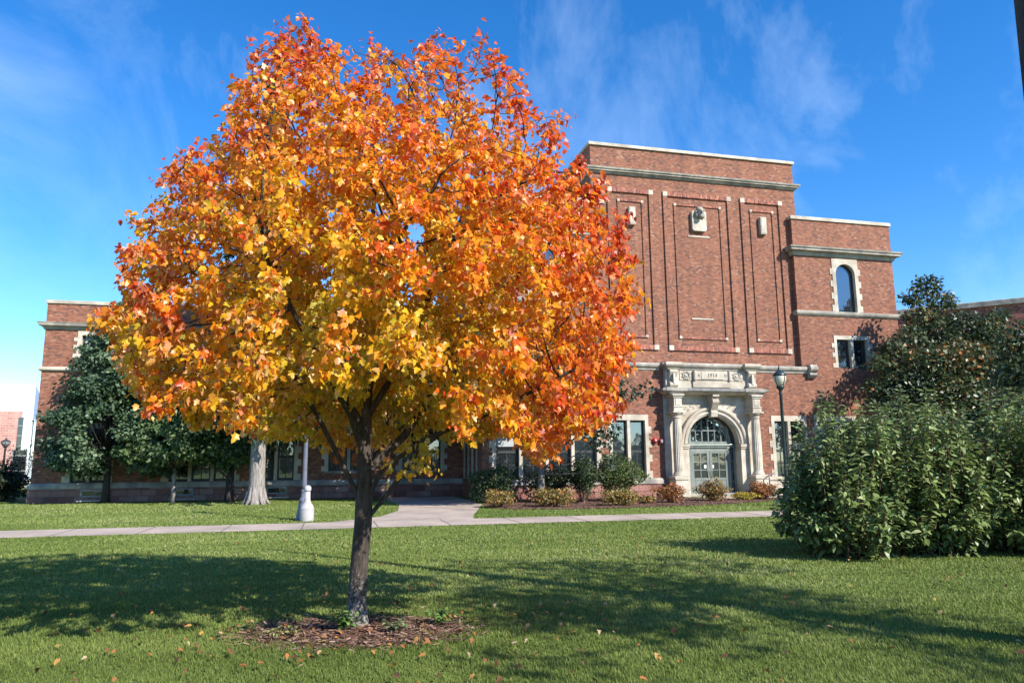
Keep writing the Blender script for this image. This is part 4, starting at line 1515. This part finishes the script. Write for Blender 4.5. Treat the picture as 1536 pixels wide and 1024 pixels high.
# fanlight
b = MB()
poly = [(HWI * 1.01 * math.cos(t), ZS + HWI * 1.01 * math.sin(t)) for t in angs]
n0 = len(b.v)
b.v = [(x, YD + .03, z) for x, z in poly]
b.f = [tuple(range(len(poly)))]
fl = b.build('fanlight', M['glass_blue'], bld)
b = MB()
for x in (-1.02, 1.02):
    b.box(x - .07, x + .07, YD - .05, YD + .028, 2.58, ZS + math.sqrt(HWI ** 2 - x ** 2))
for x in (-.68, -.34, 0, .34, .68):
    b.box(x - .024, x + .024, YD - .02, YD + .027, 2.58, ZS + math.sqrt(HWI ** 2 - x ** 2))
b.box(-.95, .95, YD - .024, YD + .026, 3.08, 3.13)
b.build('fanlight_bar', M['verdigris'], fl)
b = arch_sweep([(-.11, YD + .02), (-.11, YD - .06), (.0, YD - .06)], HWI, ZS, ZS - .02)
b.build('fanlight_frame', M['frame_dark'], fl)
# stone cheek blocks and hand rail right of the door
b = MB()
b.box(2.5, 3.2, -.85, -.25, 0, .72)
b.box(2.46, 3.24, -.9, -.22, .72, .86)
b.build('cheek_block', M['stone'], bld)
rl = empty('hand_rail', W(2.3, -1.1), 'grey metal hand rail post in front of the right door column', 'hand rail')
b = MB()
b.tube([(0, 0, 0), (0, 0, .95), (.06, .06, 1.0), (.4, .45, 1.02)], [.03, .03, .03, .03], 8)
b.build('rail', M['grey_metal'], rl, smooth=True)
b = MB()
b.lathe([(.06, 0), (.06, .02), (.03, .03)], 0, 0, 10)
b.build('foot_plate', M['grey_metal'], rl)

# alarm bell on the wall
fb = empty('alarm_bell', W(-3.02, -.03, 2.62), 'round red alarm bell on the brick beside the tall window', 'alarm bell', rz=YAW)
b = MB()
b.lathe([(.14, 0), (.135, .06), (.09, .1), (.03, .12)], 0, 0, 18)
for i, v in enumerate(b.v):
    b.v[i] = (v[0], -v[2] - .04, v[1])
o = b.build('gong', M['red_paint'], fb, smooth=True)
b = MB()
b.lathe([(.045, .12), (.045, .135)], 0, 0, 12)
for i, v in enumerate(b.v):
    b.v[i] = (v[0], -v[2] - .04, v[1])
b.build('hub', M['white_paint'], fb)
b = MB()
b.box(-.06, .06, -.04, .02, -.06, .06)
b.build('mount', M['frame_grey'], fb)
fh = empty('alarm_horn', W(-2.68, -.02, 2.58), 'small red alarm horn box next to the alarm bell', 'alarm horn', rz=YAW)
b = MB()
b.box(-.09, .09, -.1, .01, -.1, .1)
b.build('body', M['red_paint'], fh)
b = MB()
b.lathe([(.05, 0), (.075, .03), (.06, .035)], 0, 0, 12)
for i, v in enumerate(b.v):
    b.v[i] = (v[0], -v[2] - .1, v[1])
b.build('grille', M['frame_grey'], fh)

# window air conditioner in the window right of the door
ac = empty('air_conditioner', W(4.72, .1, 2.16), 'white window air conditioner in the window right of the entrance', 'air conditioner', rz=YAW)
b = MB()
b.box(-.27, .27, -.32, .15, 0, .4)
b.build('case', M['white_paint'], ac)
b = MB()
for k in range(7):
    b.box(-.14, .22, -.33, -.318, .05 + k * .045, .07 + k * .045)
b.build('grille', M['frame_grey'], ac)

# ------------------------------------------------------------------ left wing (set back 5 m)
YW = 5.0
XL, XR = -30.9, -11.35
HW_ = []
WING_WINS = [(-29.52, -27.75, 2), (-25.4, -22.25, 3), (-21.5, -19.45, 2), (-18.2, -15.9, 2), (-14.6, -12.3, 2)]
for a, c, k in WING_WINS:
    HW_.append((a, c, .9 if a < -19 else 1.3, 3.6))
    HW_.append((a, c, 6.25 if a > -29 else 6.6, 7.85))
b = MB()
wall(b, XL, XR, 0, 9.14, YW, HW_)
b.quad((XL, YW, 0), (XL, 22, 0), (XL, 22, 9.14), (XL, YW, 9.14))
b.quad((XL, YW, 9.0), (XR, YW, 9.0), (XR, 22, 9.0), (XL, 22, 9.0))
b.build('wing_wall', M['brick'], bld)
mould('coping', XL, XR + .3, YW, [(.06, 9.12), (.06, 9.25), (.02, 9.28)], M['stone'], depth=16)
mould('cornice', XL, XR + .3, YW, [(.04, 7.88), (.08, 7.95), (.12, 8.02), (.24, 8.05), (.26, 8.14), (.29, 8.2), (.03, 8.25)], M['stone_grey'], depth=16)
mould('string_course', XL, XR + .3, YW, [(.03, 5.94), (.12, 6.0), (.13, 6.1), (.02, 6.15)], M['stone'], depth=16)
mould('sill_course', XL, XR + .3, YW, [(.08, .62), (.12, .64), (.12, .78), (.06, .88)], M['stone_grey'], depth=.2)
mould('stone_base', XL, XR + .3, YW, [(.08, -.05), (.08, .62)], M['sandstone'], depth=.2)
for a, c, k in WING_WINS:
    zl = .9 if a < -19 else 1.3
    w, li = window_group(a, c, k, zl, 3.6, YW, jamb=.18, blind=((0, .3),) if k == 3 else ())
    if zl > 1:
        b = MB()
        b.box(a - .05, c + .05, YW - .09, YW + .1, 1.2, 1.3)
        b.build('sill', M['stone_grey'], w)
    window_group(a, c, k, 6.25 if a > -29 else 6.6, 7.85, YW, jamb=.18, lint=.2, sash=0, quoin_n=3, blind=((0, .75),))
pk = empty('paper_pumpkin', W(-17.55, YW + .17, 1.62), 'round orange paper pumpkin hung in a shaded wing window', 'paper decoration', rz=YAW)
b = MB()
for k in (-1, 0, 1):
    b.sphere((k * .1, 0, .22), (.17, .02, .21), 14, 9)
b.build('pumpkin', M['orange_paper'], pk, smooth=True)
b = MB()
b.tube([(0, 0, .42), (.03, 0, .5)], [.03, .02], 6)
b.build('stalk', M['green_metal'], pk)
for a, c in ((-28.85, -27.85), (-25.05, -24.1), (-20.85, -19.9)):
    b = MB()
    for q in ((a, a + .07, .3, .58), (c - .07, c, .3, .58), (a, c, .53, .6), (a, c, .26, .32)):
        b.box(q[0], q[1], YW - .115 - (.003 if q[1] - q[0] > .2 else 0), YW - .06, q[2], q[3])
    w = b.build('basement_window', M['frame_grey'], bld)
    b = MB()
    b.quad((a, YW - .09, .28), (c, YW - .09, .28), (c, YW - .09, .58), (a, YW - .09, .58))
    b.build('glass', M['glass_dark'], w)
    b = MB()
    b.box(a - .1, c + .1, YW - .2, YW - .07, .06, .12)
    b.build('sill', M['stone'], w)
# side face of the left stair tower, windows with pale mullions
b = MB()
for y in (1.2, 2.3, 3.35, 4.45):
    b.box(-11.40, -11.30, y - .07, y + .07, .9, 3.5)
b.box(-11.40, -11.30, 1.13, 4.52, 3.5, 3.75)
w = b.build('window', M['stone'], bld)
b = MB()
b.quad((-11.36, 1.2, .88), (-11.36, 4.45, .88), (-11.36, 4.45, 3.5), (-11.36, 1.2, 3.5))
b.build('glass', M['glass_dark'], w)

# ------------------------------------------------------------------ modern white building far left
cnr = at(42, 700, 60)
YW2 = R(31)
wb = empty('white_building', (cnr.x, 60, 0), 'modern white and pink brick building beyond the wing corner', 'building', rz=YW2)
b = MB()
b.box(-30, -.72, 0, 12, 6.1, 8.25)
b.box(-.72, -.012, 0, 12, 0, 8.25)
b.build('white_wall', M['white_panel'], wb)
b = MB()
b.box(-30, -.75, -.05, 11, 0, 6.1)
b.build('brick_wall', M['pinkbrick'], wb)
b = MB()
b.box(-.012, .03, .0, 11.5, 5.2, 8.22)
b.build('side_cladding', M['blue_shade_panel'], wb)
b = MB()
b.box(-.95, -.6, -.09, .1, 2.9, 5.6)
w = b.build('window', M['glass_dark'], wb)
b = MB()
for z in (3.3, 4.1, 4.9):
    b.box(-.95, -.6, -.115, -.09, z, z + .06)
b.build('bar', M['frame_grey'], w)
b = MB()
b.box(-1.15, -.12, -.1, .1, .9, 3.0)
w = b.build('window', M['glass_dark'], wb)
b = MB()
for z in (1.3, 2.5):
    b.box(-1.15, -.12, -.13, -.1, z, z + .08)
for x in (-1.15, -.18):
    b.box(x, x + .06, -.125, -.1, .9, 3.0)
b.build('bar', M['frame_grey'], w)
b = MB()
for y in (1.5, 4.2, 7):
    b.box(-.02, .06, y, y + 1.6, 2.6, 5.6)
b.build('side_window', M['glass'], wb)
b = MB()
b.box(-1.8, .3, -.4, .2, 0, .55)
b.build('plinth', M['stone'], wb)

# ------------------------------------------------------------------ brick wing far right
fr_ = at(1340, 690, 56)
ang = math.atan2(-.516, .857)
rb = empty('brick_building', (fr_.x, 56, 0), 'dark red brick building with a white window band behind the bronze tree', 'building', rz=ang)
b = MB()
b.box(-6, 40, 0, 12, 0, 12.6)
b.build('wall', M['brick_far'], rb)
mould('coping', -6, 40, 0, [(.15, 12.6), (.15, 12.95), (.05, 13.0)], M['stone_grey'], depth=12, parent=rb)
b = MB()
b.box(4, 30, -.08, .0, 9.6, 10.4)
b.build('lintel_band', M['stone'], rb)
for k in range(8):
    x = 5.2 + 2.6 * k
    b = MB()
    b.box(x, x + .5, -.07, 0, 6.8, 9.6)
    w = b.build('window', M['stone'], rb)
    b = MB()
    b.box(x + .5, x + 1.5, -.03, 0, 6.8, 9.6)
    b.build('glass', M['glass'], w)


# ------------------------------------------------------------------ street lamps and bollard
def lamp(loc, label, mat, H=5.05, globe='lamp_glass'):
    root = empty('street_lamp', loc, label, 'street lamp', 'acorn street lamps along the campus paths')
    s = H / 5.05
    b = MB()
    b.lathe([(.24, 0), (.24, .06), (.215, .09), (.215, .16), (.19, .2), (.165, .42), (.15, .52), (.16, .55), (.13, .6), (.09, .68), (.085, .82), (.095, .85), (.075, .89)], 0, 0, 16)
    b.build('base', M[mat], root, smooth=True)
    b = MB()
    b.lathe([(.075, .85), (.07, 1.05), (.052, 4.02 * s), (.075, 4.05 * s), (.055, 4.1 * s), (.06, 4.2 * s), (.12, 4.27 * s), (.15, 4.31 * s), (.15, 4.36 * s), (.09, 4.38 * s)], 0, 0, 14)
    b.build('pole', M[mat], root, smooth=True)
    b = MB()
    b.lathe([(.10, 4.37 * s), (.15, 4.42 * s), (.21, 4.55 * s), (.235, 4.68 * s), (.225, 4.76 * s)], 0, 0, 18)
    b.build('globe', M[globe], root, smooth=True)
    b = MB()
    b.lathe([(.245, 4.74 * s), (.25, 4.78 * s), (.2, 4.85 * s), (.12, 4.92 * s), (.07, 4.96 * s), (.045, 5.0 * s), (.05, 5.04 * s), (.025, 5.08 * s), (.012, 5.17 * s)], 0, 0, 18)
    b.build('cap', M[mat], root, smooth=True)
    b = MB()
    for k in range(4):
        t = k * math.pi / 2 + .5
        b.tube([(r * math.cos(t), r * math.sin(t), z * s) for r, z in ((.14, 4.36), (.165, 4.42), (.222, 4.55), (.245, 4.68), (.24, 4.76))], [.011] * 5, 5)
    b.build('cage', M[mat], root)


lamp((10.0, 27.3, 0), 'dark green acorn street lamp beside the tall shrub and the entrance', 'green_metal')
lamp((-6.22, 22.25, 0), 'grey street lamp standing behind the white bottle shaped bollard', 'grey_metal', 4.9)
lamp((at(5, 700, 45).x, 45, 0), 'black street lamp at the far left in front of the pink brick wall', 'frame_dark', 3.35, 'frame_grey')
bo = empty('bollard', (-5.98, 21.75, 0), 'white bottle shaped bollard at the foot of the grey lamp', 'bollard')
b = MB()
b.lathe([(.2, 0), (.205, .02), (.205, .3), (.2, .33), (.205, .345), (.19, .4), (.15, .47), (.1, .54), (.085, .62), (.078, .86)], 0, 0, 20)
b.build('body', M['white_paint'], bo, smooth=True)
b = MB()
b.lathe([(.095, .86), (.1, .88), (.1, .95), (.085, .99), (.04, 1.02)], 0, 0, 18)
b.build('cap', M['white_paint'], bo, smooth=True)

# ------------------------------------------------------------------ grass, fallen leaves, mulch chips
g = np.random.default_rng(100)


PX, PY, PD = [], [], []
for y0, y1, dens in ((4.8, 7, 3600), (7, 9.5, 2500), (9.5, 13, 1350), (13, 18, 650), (18, 24, 300), (24, 33, 120)):
    ym = (y0 + y1) / 2
    hw = .75 * y1 + 1.2
    n = int(dens * 2 * hw * (y1 - y0))
    PX.append(g.uniform(-hw, hw, n))
    PY.append(g.uniform(y0, y1, n))
gx, gy = np.concatenate(PX), np.concatenate(PY)
keep = np.ones(len(gx), bool)
v2_ = value_noise(gx, gy, .22, 7)
lx, ly = to_local(np.stack([gx, gy], 1))
edge = .05 * np.sin(lx * 9) + .04 * np.sin(lx * 23)
keep &= ~((ly > PATH_NEAR - .0 + edge * .4) & (ly < PATH_FAR + edge * .4))
keep &= ~inside(FORK, lx, ly)
keep &= ~inside(BED, lx, ly)
keep &= ~((lx > -1.7) & (ly > -2.9))
keep &= ly < 4.5
ringd = np.hypot((gx - TREE.x - .05) / 1.02, (gy - TREE.y + .28) / .62) + .5 * (v2_ - .5)
keep &= g.uniform(0, 1, len(gx)) < np.clip((ringd - .5) / .65, .06, 1)
gx, gy = gx[keep], gy[keep]
n = len(gx)
dist = gy
v1, v2, v3 = value_noise(gx, gy, 1.7, 1), value_noise(gx, gy, .33, 2), value_noise(gx, gy, 6, 3)
hgt = (.015 + .016 * v2 + .008 * v1) * g.uniform(.6, 1.35, n) * (1 + .012 * dist)
wid = .0042 * np.maximum(1, dist / 5.6) * g.uniform(.8, 1.3, n)
az = g.uniform(0, 2 * math.pi, n)
ln = g.uniform(.05, .75, n) * hgt
la = g.uniform(0, 2 * math.pi, n) * .6 + 1.5 * v1
bx_, by_ = np.cos(az) * wid, np.sin(az) * wid
P0 = np.stack([gx - bx_, gy - by_, np.zeros(n)], 1)
P1 = np.stack([gx + bx_, gy + by_, np.zeros(n)], 1)
P2 = np.stack([gx + np.cos(la) * ln, gy + np.sin(la) * ln, hgt], 1)
mlx, mly = to_local(np.stack([gx, gy], 1))
tcol = np.clip(.02 + .38 * v1 + .44 * v3 + .07 * np.sin(mly * 5.2 + .6 * np.sin(mlx * .7)) + g.normal(0, .17, n), 0, 1)
gcol = lerp_cols(tcol, [(0, (.085, .125, .026)), (.35, (.16, .212, .046)), (.65, (.245, .295, .08)), (.88, (.32, .345, .145)), (1, (.45, .42, .22))]) * g.uniform(.8, 1.2, (n, 1))
V = np.stack([P0, P1, P2], 1).reshape(-1, 3)
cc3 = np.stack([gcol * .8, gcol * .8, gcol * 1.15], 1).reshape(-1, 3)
go = np_mesh('grass', V, np.arange(3 * n).reshape(-1, 3), M['grass'], None, cc3)
tag(go, 'mown green grass covering the lawn', 'grass', kind='stuff')
print('blades', n)

# fallen leaves, thickest under and downwind of the maple
n = 900
fx_ = np.concatenate([g.uniform(-8, 9, 520), g.normal(-1.4, 1.5, 380)])
fy_ = np.concatenate([g.uniform(5, 16, 520), g.normal(7.4, 1.0, 380)])
pos = np.stack([fx_, fy_, np.where(np.hypot((fx_ - TREE.x) / 1.28, (fy_ - TREE.y) / .86) < 1, .03, .055) + g.uniform(0, .02, n)], 1)
dv = np.stack([g.normal(0, 1, n), g.normal(0, 1, n), g.normal(0, .25, n)], 1)
nv = np.stack([g.normal(0, .35, n), g.normal(0, .35, n), np.ones(n)], 1)
lc = lerp_cols(g.uniform(0, 1, n), [(0, (.10, .05, .03)), (.35, (.2, .085, .04)), (.6, (.32, .12, .04)), (.8, (.42, .22, .06)), (1, (.42, .32, .22))])
tag(scatter('fallen_leaves', ML, ML_T, pos, dv, nv, g.uniform(.025, .06, n), lc, M['litter'], None, .5, .4, g), 'brown and orange fallen leaves strewn over the lawn', 'leaves', kind='stuff')
# bark chips round the trunk
n = 5200
a_ = g.uniform(0, 2 * math.pi, n)
q_ = np.sqrt(g.uniform(0, 1, n)) * g.choice([1, 1, 1, 1.25], n)
pos = np.stack([TREE.x + .05 + 1.05 * q_ * np.cos(a_), TREE.y - .28 + .64 * q_ * np.sin(a_), g.uniform(.008, .028, n)], 1)
dv = np.stack([g.normal(0, 1, n), g.normal(0, .6, n), g.normal(0, .12, n)], 1)
nv = np.stack([g.normal(0, .3, n), g.normal(0, .3, n), np.ones(n)], 1)
lc = lerp_cols(g.uniform(0, 1, n), [(0, (.05, .028, .02)), (.4, (.13, .07, .05)), (.75, (.25, .15, .11)), (1, (.42, .30, .23))])
tag(scatter('bark_chips', [(-.11, 0), (.11, .05), (.13, .95), (-.09, 1)], [(0, 1, 2), (0, 2, 3)], pos, dv, nv, g.uniform(.03, .10, n), lc, M['litter'], None, .1, 0, g), 'brown bark mulch chips around the maple trunk', 'mulch', kind='stuff')
n = 5000
lx = g.uniform(-12.5, 1.2, n * 2)
ly = g.uniform(-7.7, -.2, n * 2)
ok = inside(BED, lx, ly)
lx, ly = lx[ok], ly[ok]
n = len(lx)
pos = np.array([list(W(a, b_, .03)) for a, b_ in zip(lx, ly)])
dv = np.stack([g.normal(0, 1, n), g.normal(0, 1, n), g.normal(0, .15, n)], 1)
nv = np.stack([g.normal(0, .3, n), g.normal(0, .3, n), np.ones(n)], 1)
lc = lerp_cols(g.uniform(0, 1, n), [(0, (.045, .024, .018)), (.5, (.11, .055, .042)), (1, (.24, .14, .11))])
tag(scatter('bark_chips', [(-.14, 0), (.14, .05), (.15, .95), (-.12, 1)], [(0, 1, 2), (0, 2, 3)], pos, dv, nv, g.uniform(.06, .14, n), lc, M['litter'], None, .1, 0, g), 'dark bark mulch covering the bed along the building', 'mulch', kind='stuff')


# weeds at the foot of the maple
def weed(label, x, y, r, h, n, seed, pal, size=.07):
    q = np.random.default_rng(seed)
    root = empty('weed_plant', (x, y, 0), label, 'weed', 'weeds round the maple trunk')
    st = MB()
    P, D = [], []
    for k in range(n):
        a = q.uniform(0, 6.28)
        e = Vector((r * math.cos(a) * q.uniform(.2, 1), r * math.sin(a) * q.uniform(.2, 1), h * q.uniform(.5, 1)))
        st.tube([(0, 0, 0), e * .5 + Vector((0, 0, .02)), e], [.004, .003, .002], 4, False)
        for f in (.45, .65, .85, 1):
            for u in range(2):
                aa = q.uniform(0, 6.28)
                P.append(list(e * f))
                D.append((math.cos(aa), math.sin(aa), q.normal(.1, .3)))
    st.build('stem', M['twig'], root)
    k = len(P)
    col = lerp_cols(q.uniform(0, 1, k), pal)
    scatter('foliage', OV, OV_T, np.array(P), np.array(D), np.stack([q.normal(0, .4, k), q.normal(0, .4, k), np.ones(k)], 1), q.uniform(.6, 1.3, k) * size, col, M['leaf'], root, .3, .2, q, width=np.full(k, 1.3))


WG = [(0, (.07, .14, .03)), (1, (.2, .32, .07))]
weed('bright green weed growing against the front of the maple trunk', -1.66, 7.5, .15, .2, 20, 1, WG, .055)
weed('pale green weed tuft in the mulch left of the maple trunk', -2.2, 7.3, .18, .09, 22, 2, [(0, (.12, .15, .04)), (1, (.26, .27, .09))], .035)
weed('green weed tuft in the mulch right of the maple trunk', -1.15, 7.42, .12, .13, 16, 3, [(0, (.08, .13, .05)), (1, (.2, .25, .11))], .04)
weed('green weed at the edge of the mulch ring on the lamp side', -.75, 7.75, .12, .18, 16, 4, WG, .045)
